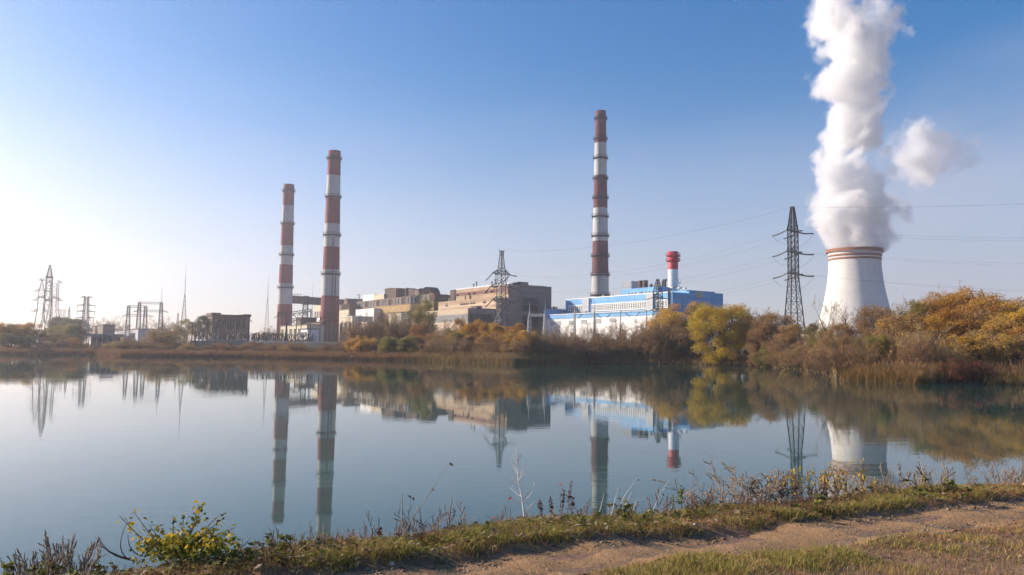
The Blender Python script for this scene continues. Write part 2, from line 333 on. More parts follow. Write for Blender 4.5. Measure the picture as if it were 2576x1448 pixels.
# a thin veil of old steam spreading high over the right of the sky
tc = t.new('ShaderNodeTexCoord'); mp = t.new('ShaderNodeMapping'); t.link(tc.outputs['Generated'], mp.inputs[0]); mp.inputs['Scale'].default_value = (2.2, 2.2, 6)
nz = t.noise(mp.outputs[0], 1.6, 5, .55)
def dirmask(v, lo, hi):
    dp = t.new('ShaderNodeVectorMath', operation='DOT_PRODUCT'); t.link(tc.outputs['Generated'], dp.inputs[0]); dp.inputs[1].default_value = v.normalized(); x = t.ramp(dp.outputs['Value'], lo, hi)
    s_ = t.new('ShaderNodeMapRange', interpolation_type='SMOOTHSTEP'); t.link(x, s_.inputs[0]); return s_.outputs[0]
mk = dirmask(ray(2620, 590), .972, .994)
veil = t.math('MULTIPLY', t.math('MULTIPLY', mk, t.ramp(nz, .3, .65)), .42)
hs = t.new('ShaderNodeHueSaturation'); hs.inputs['Saturation'].default_value = 1.46; t.link(t.mix(1, sky.outputs[0], (1.0, 1.0, 1.03), 'MULTIPLY'), hs.inputs['Color'])
hs2 = t.new('ShaderNodeHueSaturation'); hs2.inputs['Saturation'].default_value = .86; t.link(t.mix(1, sky.outputs[0], (1.10, .985, 1.02), 'MULTIPLY'), hs2.inputs['Color'])
sz = t.new('ShaderNodeSeparateXYZ'); t.link(tc.outputs['Generated'], sz.inputs[0]); lowsky = t.new('ShaderNodeMapRange', interpolation_type='SMOOTHSTEP'); t.link(sz.outputs[2], lowsky.inputs[0])
for k_, v_ in ((1, .36), (2, .05), (3, 0.0), (4, .72)): lowsky.inputs[k_].default_value = v_
mp2 = t.new('ShaderNodeMapping'); t.link(tc.outputs['Generated'], mp2.inputs[0]); mp2.inputs['Scale'].default_value = (1.6, 1.6, 4.5); mp2.inputs['Rotation'].default_value = (0, R(14), 0)
band = t.new('ShaderNodeMapRange', interpolation_type='SMOOTHSTEP'); t.link(t.math('ADD', sz.outputs[2], t.math('MULTIPLY', t.math('SUBTRACT', t.noise(mp2.outputs[0], 1.7, 4, .5), .5), .35)), band.inputs[0])
for k_, v_ in ((1, .30), (2, .12), (3, 0.0), (4, .22)): band.inputs[k_].default_value = v_
skyc = t.mix(band.outputs[0], t.mix(lowsky.outputs[0], hs.outputs[0], hs2.outputs[0]), (4.1, 4.5, 5.7))
t.link(t.mix(veil, skyc, (4.6, 4.5, 5.1)), bg.inputs['Color'])
scene.view_settings.view_transform = 'Standard'; scene.view_settings.look = 'None'; scene.view_settings.exposure = .72; scene.view_settings.gamma = 1

hz = MB(); hz.box(-1500, 1500, -300, 2600, -3, 262)
m, t = base_mat('air'); t.n.remove(t.b); pv = t.new('ShaderNodeVolumePrincipled'); pv.inputs['Color'].default_value = (1, .94, .985, 1)
pv.inputs['Density'].default_value = .00030; pv.inputs['Anisotropy'].default_value = .68; t.link(pv.outputs[0], t.out.inputs['Volume'])
tag(hz.build('haze', m), kind='stuff')

# ------------------------------------------------------------------ steam
def float_curve(t, v, pts):
    c = t.new('ShaderNodeFloatCurve'); t.link(v, c.inputs['Value']); cu = c.mapping.curves[0]
    while len(cu.points) < len(pts): cu.points.new(.5, .5)
    for p, (a, b) in zip(cu.points, pts): p.location = (a, b); p.handle_type = 'AUTO'
    c.mapping.update(); return c.outputs[0]
def steam_mat(name, build_d, dens, edge, z_scale=1.0, step=.1):
    m, t = base_mat(name); t.n.remove(t.b); tc = t.new('ShaderNodeTexCoord'); P = tc.outputs['Object']
    def warp(P, scale, amp, det):
        nz = t.new('ShaderNodeTexNoise', i_Scale=scale, i_Detail=det, i_Roughness=.6); t.link(P, nz.inputs['Vector'])
        s = t.new('ShaderNodeVectorMath', operation='MULTIPLY_ADD'); t.link(nz.outputs['Color'], s.inputs[0]); s.inputs[1].default_value = (amp,) * 3; s.inputs[2].default_value = (-amp / 2,) * 3
        a = t.new('ShaderNodeVectorMath', operation='ADD'); t.link(P, a.inputs[0]); t.link(s.outputs[0], a.inputs[1]); return a.outputs[0]
    er = t.noise(P, 1 / 11, 4, .62)
    Q = warp(P, 1 / 30, 26, 0.0); Q = warp(Q, 1 / 12, 26, 1.0); Q = warp(Q, 1 / 4.5, 9, 2); Q = warp(Q, 1 / 1.8, 3.2, 2)
    d = t.math('SUBTRACT', build_d(t, P, Q), t.math('MULTIPLY', t.ramp(er, .48, .8), .75))
    den = t.math('MULTIPLY', t.math('MULTIPLY', d, edge, clamp=True), dens)
    pv = t.new('ShaderNodeVolumePrincipled'); pv.inputs['Color'].default_value = (.985, .985, .99, 1); pv.inputs['Anisotropy'].default_value = .25
    t.link(den, pv.inputs['Density']); t.link(pv.outputs[0], t.out.inputs['Volume'])
    try: m.cycles.volume_step_rate = step
    except Exception: m.volume_step_rate = step
    return m
TY = 420.0
_pl = [(1425, 545, 838), (1350, 500, 895), (1240, 448, 958), (1150, 468, 930), (1090, 505, 885), (1000, 478, 835), (900, 488, 800), (780, 462, 788), (680, 505, 830), (600, 500, 858), (520, 475, 850), (440, 480, 850), (350, 470, 930), (250, 450, 985), (150, 430, 965), (50, 395, 890), (-60, 385, 850), (-200, 380, 830)]
def zc5(x, y): return (2880 + x / 1.4777) / 1.5528, y / 1.4777 / 1.5528
prof = []
for y_, l_, r_ in _pl:
    a = at(*zc5(l_, y_), TY); b = at(*zc5(r_, y_), TY); prof.append(((a.z + b.z) / 2, (a.x + b.x) / 2, (b.x - a.x) / 2))
prof[0] = (54.0, prof[0][1], prof[0][2]); PZ0, PZ1 = prof[0][0], prof[-1][0]
CXM = prof[0][1]
def plume_d(t, P, Q):
    sp = t.new('ShaderNodeSeparateXYZ'); t.link(P, sp.inputs[0]); sq = t.new('ShaderNodeSeparateXYZ'); t.link(Q, sq.inputs[0])
    z0 = t.ramp(sp.outputs[2], PZ0, PZ1); z = t.ramp(sq.outputs[2], PZ0, PZ1)
    cx = float_curve(t, z, [((p[0] - PZ0) / (PZ1 - PZ0), (p[1] - CXM + 30) / 60) for p in prof]); r = float_curve(t, z, [((p[0] - PZ0) / (PZ1 - PZ0), p[2] / 40) for p in prof])
    low = t.math('MULTIPLY', z0, 9, clamp=True)          # no billowing inside the tower mouth
    wx = t.math('ADD', sp.outputs[0], t.math('MULTIPLY', t.math('SUBTRACT', sq.outputs[0], sp.outputs[0]), low)); wy = t.math('ADD', sp.outputs[1], t.math('MULTIPLY', t.math('SUBTRACT', sq.outputs[1], sp.outputs[1]), low))
    dx = t.math('SUBTRACT', wx, t.math('MULTIPLY_ADD', cx, 60, CXM - 30)); dy = t.math('SUBTRACT', wy, TY)
    dist = t.math('SQRT', t.math('ADD', t.math('MULTIPLY', dx, dx), t.math('MULTIPLY', dy, dy)))
    rad = t.math('MULTIPLY', r, 37.5); d = t.math('SUBTRACT', 1.0, t.math('DIVIDE', dist, rad))
    return t.math('MULTIPLY', d, t.math('SUBTRACT', 1.15, t.math('MULTIPLY', z0, .75)))
m = steam_mat('steam', plume_d, .24, 3.3)
pm = MB(); pm.lathe((0, 0, 0), [(.01, PZ0 + .5)] + [(p[2] + (0 if i == 0 else 8 if i == 1 else 19), max(p[0], PZ0 + .5)) for i, p in enumerate(prof)] + [(.01, PZ1)], 32)
nv = []
for x, y, z in pm.v: nv.append((x + float(np.interp(z, [p[0] for p in prof], [p[1] for p in prof])), y + TY, min(z, 258)))
pm.v = nv
pl = pm.build('steam_plume', m); tag(pl, 'thick white billowing steam plume rising from the cooling tower mouth', 'steam')
pc = at(*zc5(1105, 890), 432.0)
def puff_d(t, P, Q):
    s = t.new('ShaderNodeVectorMath', operation='SUBTRACT'); t.link(Q, s.inputs[0]); s.inputs[1].default_value = pc
    k = t.new('ShaderNodeVectorMath', operation='MULTIPLY'); t.link(s.outputs[0], k.inputs[0]); k.inputs[1].default_value = (1 / 20, 1 / 16, 1 / 21)
    l = t.new('ShaderNodeVectorMath', operation='LENGTH'); t.link(k.outputs[0], l.inputs[0]); return t.math('SUBTRACT', 1.0, l.outputs['Value'])
m = steam_mat('thinning_steam', puff_d, .12, 2.2)
pm = MB(); pm.lathe((0, 0, 0), [(31 * math.sin(a) + .01, -33 * math.cos(a)) for a in np.linspace(0, math.pi, 14)], 24)
pm.v = [(x + pc.x, y + pc.y, z + pc.z) for x, y, z in pm.v]
tag(pm.build('steam_puff', m), 'small detached ragged steam puff drifting beside the main plume', 'steam')
cy = scene.cycles
cy.use_denoising = True; cy.max_bounces = 10; cy.diffuse_bounces = 3; cy.glossy_bounces = 3; cy.transmission_bounces = 3; cy.volume_bounces = 7; cy.transparent_max_bounces = 6
cy.volume_max_steps = 256; cy.use_adaptive_sampling = True; cy.adaptive_threshold = .015; cy.caustics_reflective = False; cy.caustics_refractive = False
#PART3
# ------------------------------------------------------------------ towers and stacks
def zz(ox, oy, k): return lambda x, y: ((ox + x / k) / 1.5528, (oy + y / k) / 1.5528)
Z1 = zz(0, 980, 2.576); Z2 = zz(900, 980, 2.896); Z3 = zz(1600, 950, 3.217); Z4 = zz(2050, 930, 2.8965); Z5 = zz(2700, 780, 2.069); ZB = zz(2300, 950, 4.525); ZO = zz(1340, 1080, 6.033); ZS = zz(1000, 1180, 6.44); ZL = zz(700, 1180, 6.44)
def base_at(px, Y):
    x, y = xy(px, Y); return Vector((x, y, gz1(x, y)))
def chimney(px, Y, bands, galleries, w_top, w_bot, y_bot, mats, label, group, pipes=()):
    b = base_at(px, Y); x, y = b.x, b.y
    top = at(px, bands[0], Y).z; zb = at(px, y_bot, Y).z
    rt = pxs(w_top, Y) / 2; rb = pxs(w_bot, Y) / 2
    rad = lambda z: rt + (rb - rt) * (top - z) / (top - zb)
    r = thing('chimney', b, label, 'chimney', group)
    zs = [at(px, v, Y).z for v in bands] + [b.z - .5]
    mb = MB(); pr = []; mi = []
    for k in range(len(zs) - 1):
        n = 6
        for i in range(n):
            z = zs[k] + (zs[k + 1] - zs[k]) * i / n; pr.append((rad(z), z - b.z)); mi.append(k % 2)
    pr.append((rad(zs[-1]), zs[-1] - b.z)); pr = [(rad(top) - .5, top - b.z - 3), (rad(top) - .45, top - b.z)] + pr; mi = [2, 2] + mi
    mb.lathe(b, pr[::-1], 40, 0, mi[::-1]); mb.build('shaft', [mats[0], mats[1], M['dark']], r)
    for gpx in galleries:
        z = at(px, gpx, Y).z; g = MB(); ro = rad(z) + .85; ri = rad(z) - .05; zl = z - b.z
        g.lathe(b, [(ri, zl - .9), (ro, zl - .1), (ro, zl + .15), (ri, zl + .15)], 28, 0, smooth=False)
        for k in range(20):
            a = 2 * math.pi * k / 20; p = b + Vector((ro * math.cos(a), ro * math.sin(a), zl)); g.tube(p, p + Vector((0, 0, 1.5)), .07, n=4)
        for h in (.8, 1.5): g.lathe(b, [(ro - .05, zl + h - .05), (ro + .05, zl + h - .05), (ro + .05, zl + h + .05), (ro - .05, zl + h + .05)], 28, 0, smooth=False)
        for k in range(8):
            a = 2 * math.pi * k / 8; p = b + Vector((ri * math.cos(a), ri * math.sin(a), zl - 2.2)); g.tube(p, b + Vector((ro * math.cos(a), ro * math.sin(a), zl - .1)), .09, n=4)
        g.build('gallery', M['steel'], r)
    l = MB(); a = R(250); cdir = Vector((math.cos(a), math.sin(a), 0)); sdir = Vector((-math.sin(a), math.cos(a), 0))
    for s in (-.45, .45):
        l.tube(b + cdir * (rad(b.z) + .4) + sdir * s, Vector((x, y, top - 1)) + cdir * (rad(top) + .4) + sdir * s, .1, n=4)
    z = b.z + 3
    while z < top - 2:
        c = Vector((x, y, z)) + cdir * (rad(z) + .4); l.tube(c - sdir * .5, c + sdir * .5, .06, n=4); z += 2.0
    l.build('ladder', M['steel'], r)
    for a, zt in pipes:
        q = MB(); cdir = Vector((math.sin(R(a)), -math.cos(R(a)), 0)); z1 = at(px, zt, Y).z
        q.tube(Vector((x, y, b.z)) + cdir * (rad(b.z) + .3), Vector((x, y, z1)) + cdir * (rad(z1) + .3), .28, n=6); q.build('pipe', M['rust'], r)
    return r
G_CH = 'tall banded power station chimneys'
chimney(827, 490, [380.9, 443.1, 500, 564.7, 622.7, 679.6, 745.4], [400, 496.4, 592.4, 690.3], 31.3, 47, 821, (M['red'], M['white']), 'red and white banded chimney at the end of the old brick hall, thickest of three', G_CH, [(22, 600), (42, 690)])
chimney(713, 590, [465, 518.5, 565.8, 619, 667, 714, 766.6], [481.5, 563.3, 642, 724], 26.7, 37.7, 821, (M['red'], M['white']), 'shortest red and white banded chimney, joined to a raised dark duct', G_CH)
chimney(1509.3, 480, [280.7, 361.5, 443.7, 525, 608, 690.6], [299.6, 350.8, 399.2, 449.7, 498.8, 545.8, 594.9, 644.7, 692.4, 743.2], 27, 44, 743, (M['dullred'], M['white']), 'tallest chimney with dull maroon and grey bands, behind the blue hall', G_CH)
# short new stack
Y = 372.0; b = base_at(1694, Y); rad = pxs(25.5, Y) / 2
st = thing('stack', b, 'short smooth red and white stack rising from the blue hall roof', 'chimney')
zt, zm = at(1694, 634, Y).z - b.z, at(1694, 679, Y).z - b.z
mb = MB(); mb.lathe(b, [(rad, 0), (rad, zm), (rad, zt), (rad - .2, zt), (rad - .25, zt - 2)], 40, 0, [0, 1, 1, 2]); mb.build('shaft', [M['newwhite'], M['newred'], M['dark']], st)
for gy in (644.5, 657.5):
    g = MB(); z = at(1694, gy, Y).z - b.z; ro = rad + .95
    g.lathe(b, [(rad - .02, z - .6), (ro, z - .1), (ro, z + .15), (rad - .02, z + .15)], 32, 0, smooth=False)
    for k in range(16):
        a = 2 * math.pi * k / 16; p = b + Vector((ro * math.cos(a), ro * math.sin(a), z)); g.tube(p, p + Vector((0, 0, 1.2)), .08, n=4)
    for h in (.6, 1.2): g.lathe(b, [(ro - .06, z + h - .06), (ro + .06, z + h - .06), (ro + .06, z + h + .06), (ro - .06, z + h + .06)], 32, 0, smooth=False)
    g.build('gallery', M['newred'], st)
g = MB(); z0 = at(1694, 712, Y).z
g.box(b.x + rad, b.x + rad + 1.2, Y - .6, Y + .6, z0, z0 + .2)
for xx in (0, 1.1): g.tube((b.x + rad + xx, Y - .6, z0), (b.x + rad + xx, Y - .6, z0 + 1.3), .07, n=4)
g.tube((b.x + rad, Y - .6, z0 + 1.3), (b.x + rad + 1.2, Y - .6, z0 + 1.3), .07, n=4); g.tube((b.x + rad + .4, Y - .3, b.z), (b.x + rad + .4, Y - .3, z0), .12, n=4); g.build('side_platform', M['steel'], st)
g = MB(); p = at(1709, 650, Y); g.tube(p - Vector((1.2, 0, .8)), p, .3, n=6); g.tube(p - Vector((.5, 0, -.7)), p + Vector((.5, 0, .9)), .25, n=6); g.build('sampling_pipe', M['steel'], st)
# cooling tower
Y = TY; b = base_at(2155, Y)
zc = lambda py: at(2155, py, Y - 14).z - b.z
ct = thing('cooling_tower', b, 'white concrete cooling tower with rust red rim and stripes, steaming', 'cooling tower')
wz = [(887, 215), (850, 192), (803, 171), (775, 158), (748, 147), (725, 138), (700, 130.5), (675, 125.5), (655, 123), (640, 124.5), (629, 127.5)]
pr = [(pxs(w_, Y) / 2, zc(py)) for py, w_ in wz]; ztop = pr[-1][1]
zf = np.linspace(pr[0][1], ztop, 40); rf = np.interp(zf, [p[1] for p in pr], [p[0] for p in pr])
for _ in range(3): rf[1:-1] = (rf[:-2] + rf[1:-1] * 2 + rf[2:]) / 4
rt = rf[-1]; prof_o = [(r_, z_) for r_, z_ in zip(rf, zf)]
mb = MB(); mb.lathe(b, prof_o + [(rt - .5, ztop)] + [(r_ - .5, z_) for r_, z_ in prof_o[::-1][1:30]], 72); mb.build('shell', M['concwall'], ct)
rr_ = lambda z: float(np.interp(z, zf, rf))
for a_, b_ in ((640.5, 635.2), (649.3, 644.2)):
    g = MB(); z0, z1 = zc(a_), zc(b_); g.lathe(b, [(rr_(z0) - .05, z0), (rr_(z0) + .08, z0), (rr_(z1) + .08, z1), (rr_(z1) - .05, z1)], 72); g.build('stripe', M['towerrim'], ct)
g = MB(); z0, z1 = zc(628.5), zc(620.8); g.lathe(b, [(rt + .02, z0), (rt + .95, z0), (rt + .95, z1), (rt + .02, z1), (rt + .02, z0)], 72, smooth=False)
for k in range(36):
    a = 2 * math.pi * k / 36; p = b + Vector(((rt + .8) * math.cos(a), (rt + .8) * math.sin(a), z1)); g.tube(p, p + Vector((0, 0, 1.1)), .05, n=4)
g.build('rim', M['towerrim'], ct)
g = MB()
for k in range(24):
    a0 = 2 * math.pi * k / 24; a1 = a0 + math.pi / 24; a2 = a0 - math.pi / 24; r0 = pr[0][0] + 1
    for q in (a1, a2): g.tube(b + Vector((r0 * math.cos(a0), r0 * math.sin(a0), 0)), b + Vector((pr[0][0] * math.cos(q), pr[0][0] * math.sin(q), pr[0][1] + .3)), .35, n=6)
g.build('leg_ring', M['concwall'], ct)

# ------------------------------------------------------------------ plant buildings
def plane_hit(px, py, O, N):
    d = ray(px, py); c = Vector((0, 0, CAMZ)); t_ = (O - c).dot(N) / d.dot(N); return c + d * t_
def FU(p, O):                       # photo point -> (u, z) on the long front through O
    h = plane_hit(p[0], p[1], O, V); return (h - O).dot(U), h.z
def FV(p, O):                       # photo point -> (v, z) on the end wall through O
    h = plane_hit(p[0], p[1], O, U); return (h - O).dot(V), h.z
class Bld:
    def __init__(s, name, O, label, cat='building', group=None):
        s.O = Vector((O[0], O[1], 0)); s.r = thing(name, (O[0], O[1], gz1(O[0], O[1])), label, cat, group); s.g = s.r.location.z
    def box(s, part, m, u0, u1, v0, v1, z0, z1, label=None, parent=None):
        mb = MB(); mb.fbox(s.O, U, V, u0, u1, v0, v1, z0, z1); return mb.build(part, m, parent or s.r, s.r.location, label)
    def part(s, part, m, mb, parent=None, label=None): return mb.build(part, m, parent or s.r, s.r.location, label)
    def fbox(s, mb, *a, **k): mb.fbox(s.O, U, V, *a, **k)
def front_window(B, u0, u1, z0, z1, v, nu, nz, fm, gm, fr=.18, name='window', hb=None):
    """frame with bars standing proud of a pane, on a front wall whose face is at v"""
    if u0 > u1: u0, u1 = u1, u0
    if z0 > z1: z0, z1 = z1, z0
    f = MB()
    for i in range(nu + 1):
        c = u0 + (u1 - u0) * i / nu; B.fbox(f, c - fr / 2, c + fr / 2, v - .22, v - .06, z0 - fr, z1 + fr)
    for j in range(nz + 1):
        c = z0 + (z1 - z0) * j / nz; h = fr / 2 if hb is None or j in (0, nz) else hb / 2; B.fbox(f, u0, u1, v - .20, v - .07, c - h, c + h)
    w_ = B.part(name, fm, f); g = MB(); B.fbox(g, u0, u1, v - .05, v + .02, z0, z1); B.part('pane', gm, g, w_); return w_
def end_window(B, v0, v1, z0, z1, u, nv_, nz, fm, gm, fr=.18, name='window'):
    if z0 > z1: z0, z1 = z1, z0
    f = MB()
    for i in range(nv_ + 1):
        c = v0 + (v1 - v0) * i / nv_; B.fbox(f, u - .22, u - .06, c - fr / 2, c + fr / 2, z0 - fr, z1 + fr)
    for j in range(nz + 1):
        c = z0 + (z1 - z0) * j / nz; B.fbox(f, u - .20, u - .07, v0, v1, c - fr / 2, c + fr / 2)
    w_ = B.part(name, fm, f); g = MB(); B.fbox(g, u - .05, u + .02, v0, v1, z0, z1); B.part('pane', gm, g, w_); return w_
def at_front(B, z4, v):   # photo point on the front at depth v of building B
    return FU(z4, B.O + V * v)

# --- blue hall
B = Bld('blue_hall', (68.8, 340), 'sky blue clad turbine hall with long white window band and gold emblem on its side')
O0 = B.O
uL = FU(Z4(463, 690), O0)[0]; zT = FU(Z4(1675, 612), O0)[1]; g0 = B.g - .5
vE = FV(Z4(2243, 640), O0)[0]; zE1 = FV(Z4(2000, 601), O0)[1]; zE2 = FV(Z4(2200, 629), O0)[1]
vU = FV(Z4(1857, 590), O0)[0]; vS = FV(Z4(2150, 620), O0)[0]
zA = zT - .1
B.box('wall', M['blue'], 0, uL, 0, 9.9, g0, zA)
B.box('wall', M['blue'], 0, uL, 10.0, vS, g0, max(zE1, zA + .5)); B.box('wall', M['blue'], 0, uL * .8, vS + .05, vE, g0, zE2)
B.box('parapet', M['winwhite'], -.12, uL + .12, -.14, .5, zA + .003, zA + .40)
cu, cz = FU(Z4(1520, 550), O0 + V * 10); ul_, zl_ = FU(Z4(1095, 578), O0 + V * 10)
B.box('upper_storey', M['blue'], cu, ul_, 9.8, max(vU, 18), zA - 1, cz)
z_eq = cz
for (xa, xb, y0, y1) in ((497, 660, 772, 838), (754, 1378, 727, 828), (1492, 1622, 712, 792)):
    ua, za = FU(Z4(xa, y0 if xa < 700 else (752 if xa == 754 else 716)), O0); ub, zb = FU(Z4(xb, y1 if xb != 1378 else 803), O0)
    za = FU(Z4(1000, 742), O0)[1]; zb = FU(Z4(1000, 818), O0)[1]
    front_window(B, ua, ub, zb, za, 0, max(3, int(abs(ub - ua) / 1.5)), 4, M['winwhite'], M['greyglass'], .42, hb=.14)
for (xa, xb, y0, y1) in ((660, 735, 680, 850), (1380, 1466, 628, 835)):
    ua, za = FU(Z4(xa, y0), O0); ub, zb = FU(Z4(xb, y1), O0); B.box('vertical_panel', M['greyclad'], ub, ua, -.7, .02, zb, za - .3)
ua = FU(Z4(735, 700), O0)[0]; ub = FU(Z4(752, 700), O0)[0]; B.box('dark_blue_strip', M['bluedeep'], ub + .05, ua - .05, -.35, .02, FU(Z4(740, 850), O0)[1], zA - .2)  # narrow deeper blue strip beside the grey panel, slightly proud of the wall
for x_ in (1633, 1645):
    q = MB(); ua, za = FU(Z4(x_, 590), O0); zb = FU(Z4(x_, 800), O0)[1]; p = O0 + U * ua - V * .5; q.tube((p.x, p.y, zb), (p.x, p.y, za + 1), .22, n=6); B.part('drain_pipe', M['steel'], q)
# emblem: slanted ring like a lozenge with one open corner
def emblem():
    mb = MB()
    pts = [[(1925, 858), (2010, 880), (2000, 900), (1940, 884)], [(1925, 858), (1940, 884), (1915, 922), (1893, 918)], [(1893, 918), (1915, 922), (1925, 950), (1890, 945)], [(1890, 945), (1925, 938), (1975, 955), (1962, 975)],
           [(1962, 975), (1950, 955), (1972, 925), (1998, 935)], [(2010, 880), (2000, 935), (1985, 930), (1988, 890)], [(1940, 930), (1985, 912), (1985, 930), (1950, 945)]]
    for q in pts:
        f = [];
        for x_, y_ in q:
            v_, z_ = FV(ZB(x_, y_), O0); p = O0 + V * v_ ; f.append((p.x, p.y, z_))
        fr = [tuple(Vector(p) - U * .25) for p in f]; bk = [tuple(Vector(p) + U * .02) for p in f]
        mb.add(fr + bk, [(0, 1, 2, 3), (7, 6, 5, 4)] + [(i, 4 + i, 4 + (i + 1) % 4, (i + 1) % 4) for i in range(4)])
    return mb
B.part('emblem', M['emblem'], emblem())
# roof equipment of the hall
eqv = O0 + V * 14
u0, z1 = FU(Z4(1108, 520), eqv); u1, _ = FU(Z4(1207, 515), eqv)
cb = Bld('air_cooler', (eqv.x + U.x * u1, eqv.y + U.y * u1), 'pale louvred air cooler box on the blue hall roof', 'roof unit'); cb.r.location.z = cz
cb.box('casing', M['greyclad'], 0, u0 - u1, 0, 6, cz + .01, z1 + .6)
mb = MB()
for i in range(5): cb.fbox(mb, .2, u0 - u1 - .2, -.12, -.01, cz + .5 + i * .8, cz + .9 + i * .8)
for i in range(9): cb.fbox(mb, (u0 - u1) * i / 8 - .08, (u0 - u1) * i / 8 + .08, -.2, -.02, cz, z1 + .9)
cb.fbox(mb, -.1, u0 - u1 + .1, -.2, 6.2, z1 + .8, z1 + .95); cb.part('louvres', M['palesteel'], mb)
for i, (xa, xb, yt, lb) in enumerate(((1287, 1334, 497, 'left of two rusty round vent drums on the blue hall roof'), (1337, 1388, 494, 'right of two rusty round vent drums on the blue hall roof'))):
    ua, z1 = FU(Z4(xa, yt), eqv); ub, _ = FU(Z4(xb, yt), eqv); c = eqv + U * ((ua + ub) / 2); r_ = abs(ua - ub) * .42
    d = thing('vent_drum', (c.x, c.y, cz), lb, 'roof vent', 'round vent drums on the blue hall roof'); mb = MB(); h = z1 - cz + .4
    mb.lathe((c.x, c.y, cz), [(r_, 0), (r_, h), (r_ - .12, h), (r_ - .15, h - 1)], 24); mb.build('drum', M['rust'], d); mb = MB()
    for k in (.05, .5, .95):
        mb = MB(); mb.lathe((c.x, c.y, cz), [(r_, h * k - .12), (r_ + .12, h * k - .12), (r_ + .12, h * k + .12), (r_, h * k + .12)], 24, smooth=False); mb.build('hoop', M['steel'], d)
for x_, y_, lb in ((1430, 528, 'small grey hooded vent on the blue hall upper roof'),):
    ua, z1 = FU(Z4(x_, y_), eqv); c = eqv + U * ua; mb = MB(); mb.lathe((0, 0, 0), [(.5, 0), (.5, .8), (1.4, .8), (.1, 2.2)], 12, smooth=False); o = mb.build('hooded_vent', M['galv']); o.location = (c.x, c.y, cz); tag(o, lb, 'roof vent', 'hooded roof vents')
for x_, y_, lb in ((890, 660, 'small white hooded vent at roof edge in front of the tallest chimney'), (992, 648, 'grey hooded vent on lower blue roof right of the tallest chimney'), (1306, 624, 'blue grey hooded vent below the upper blue storey'), (1643, 600, 'pale hooded vent at the right corner of the lower blue roof')):
    ua, _ = FU(Z4(x_, y_), O0 + V * 3); c = O0 + V * 3 + U * ua; mb = MB(); mb.lathe((0, 0, 0), [(.35, 0), (.35, .7), (1.0, .7), (.1, 1.7)], 12, smooth=False); o = mb.build('hooded_vent', M['palesteel']); o.location = (c.x, c.y, zA); tag(o, lb, 'roof vent', 'hooded roof vents')
for i, x_ in enumerate((1560, 1578, 1590)):
    ua, z1 = FU(Z4(x_, 514), eqv); c = eqv + U * ua; mb = MB(); mb.tube((0, 0, 0), (0, 0, 2.4), .45, n=8); mb.tube((0, 0, 2.4), (.7, 0, 3.5), .45, n=8); o = mb.build('bent_vent_pipe', M['steel']); o.location = (c.x, c.y, cz); tag(o, 'dark bent vent pipe in the cluster left of the short red and white stack', 'vent pipe', 'bent vent pipes beside the short stack')
mb = MB()
for k in range(26):
    a = FU(Z4(1140 + k * 13, 640 - k * .7), O0 + V * 9.3)[0]; B.fbox(mb, a - .3, a + .3, 9.0, 9.6, zA + .1, zA + 1.2 + .5 * ((k * 7) % 3))
B.fbox(mb, FU(Z4(1470, 622), O0 + V * 9.3)[0], FU(Z4(1140, 640), O0 + V * 9.3)[0], 9.1, 9.5, zA + .8, zA + 1.1); B.part('roof_pipe_rack', M['palesteel'], mb)
for xa, xb in ((1690, 1740), (1770, 1800), (1830, 1850)):
    va = FV(Z4(xa, 570), O0)[0]; vb = FV(Z4(xb, 570), O0)[0]; B.box('skylight', M['palesteel'], 1, 3, va, vb, zE1 + .5, zE1 + 1.1)
# --- white and blue annex in front of the hall
OA = O0 - V * 12
A = Bld('white_annex', (OA.x, OA.y), 'low white annex with sky blue top band along the front of the blue hall')
uA = FU(Z4(285, 885), OA)[0]; uB = FU(Z4(212, 885), OA)[0]; zf1 = FU(Z4(285, 880), OA)[1]; zf0 = FU(Z4(285, 921), OA)[1]; zc1 = FU(Z4(245, 812), OA)[1]
A.box('wall', M['wpanel'], -8, uB, 0, 11.6, A.g - .5, zf0); A.box('fascia', M['blue'], -8.2, uA, -.25, 11.6, zf0 + .003, zf1); A.box('corner_block', M['blue'], uA + .03, uB + .1, -.25, 8, zf0 + .003, zc1)
A.box('roof', M['roofgrey'], -7.9, uA - .1, -.05, 11.4, zf1 + .003, zf1 + .12); A.box('white_coping', M['winwhite'], -8.3, uA, -.4, .1, zf1 + .125, zf1 + .45)
for xa, xb, y0, y1 in ((287, 338, 948, 992), (353, 402, 945, 988), (500, 560, 938, 980), (640, 700, 930, 972), (800, 862, 920, 965), (960, 1022, 912, 955)):
    ua, za = FU(Z4(xa, y0), OA); ub, zb = FU(Z4(xb, y1), OA); front_window(A, ub, ua, zb, za, 0, 6, 3, M['winwhite'], M['glass'], .16)
A.box('plinth', M['concrete'], -8.1, uB + .05, -.12, 1, A.g - .4, A.g + 2.6)
for x_ in (365, 480, 620):
    ua, za = FU(Z4(x_, 870), OA); mb = MB(); c = OA + U * ua + V * 4; mb.lathe((0, 0, 0), [(.35, 0), (.35, .8), (.9, .8), (.1, 1.5)], 10, smooth=False); o = mb.build('hooded_vent', M['galv']); o.location = (c.x, c.y, zf1 + .12); tag(o, 'tiny grey hooded vent on the white annex roof', 'roof vent', 'tiny vents on the white annex roof')
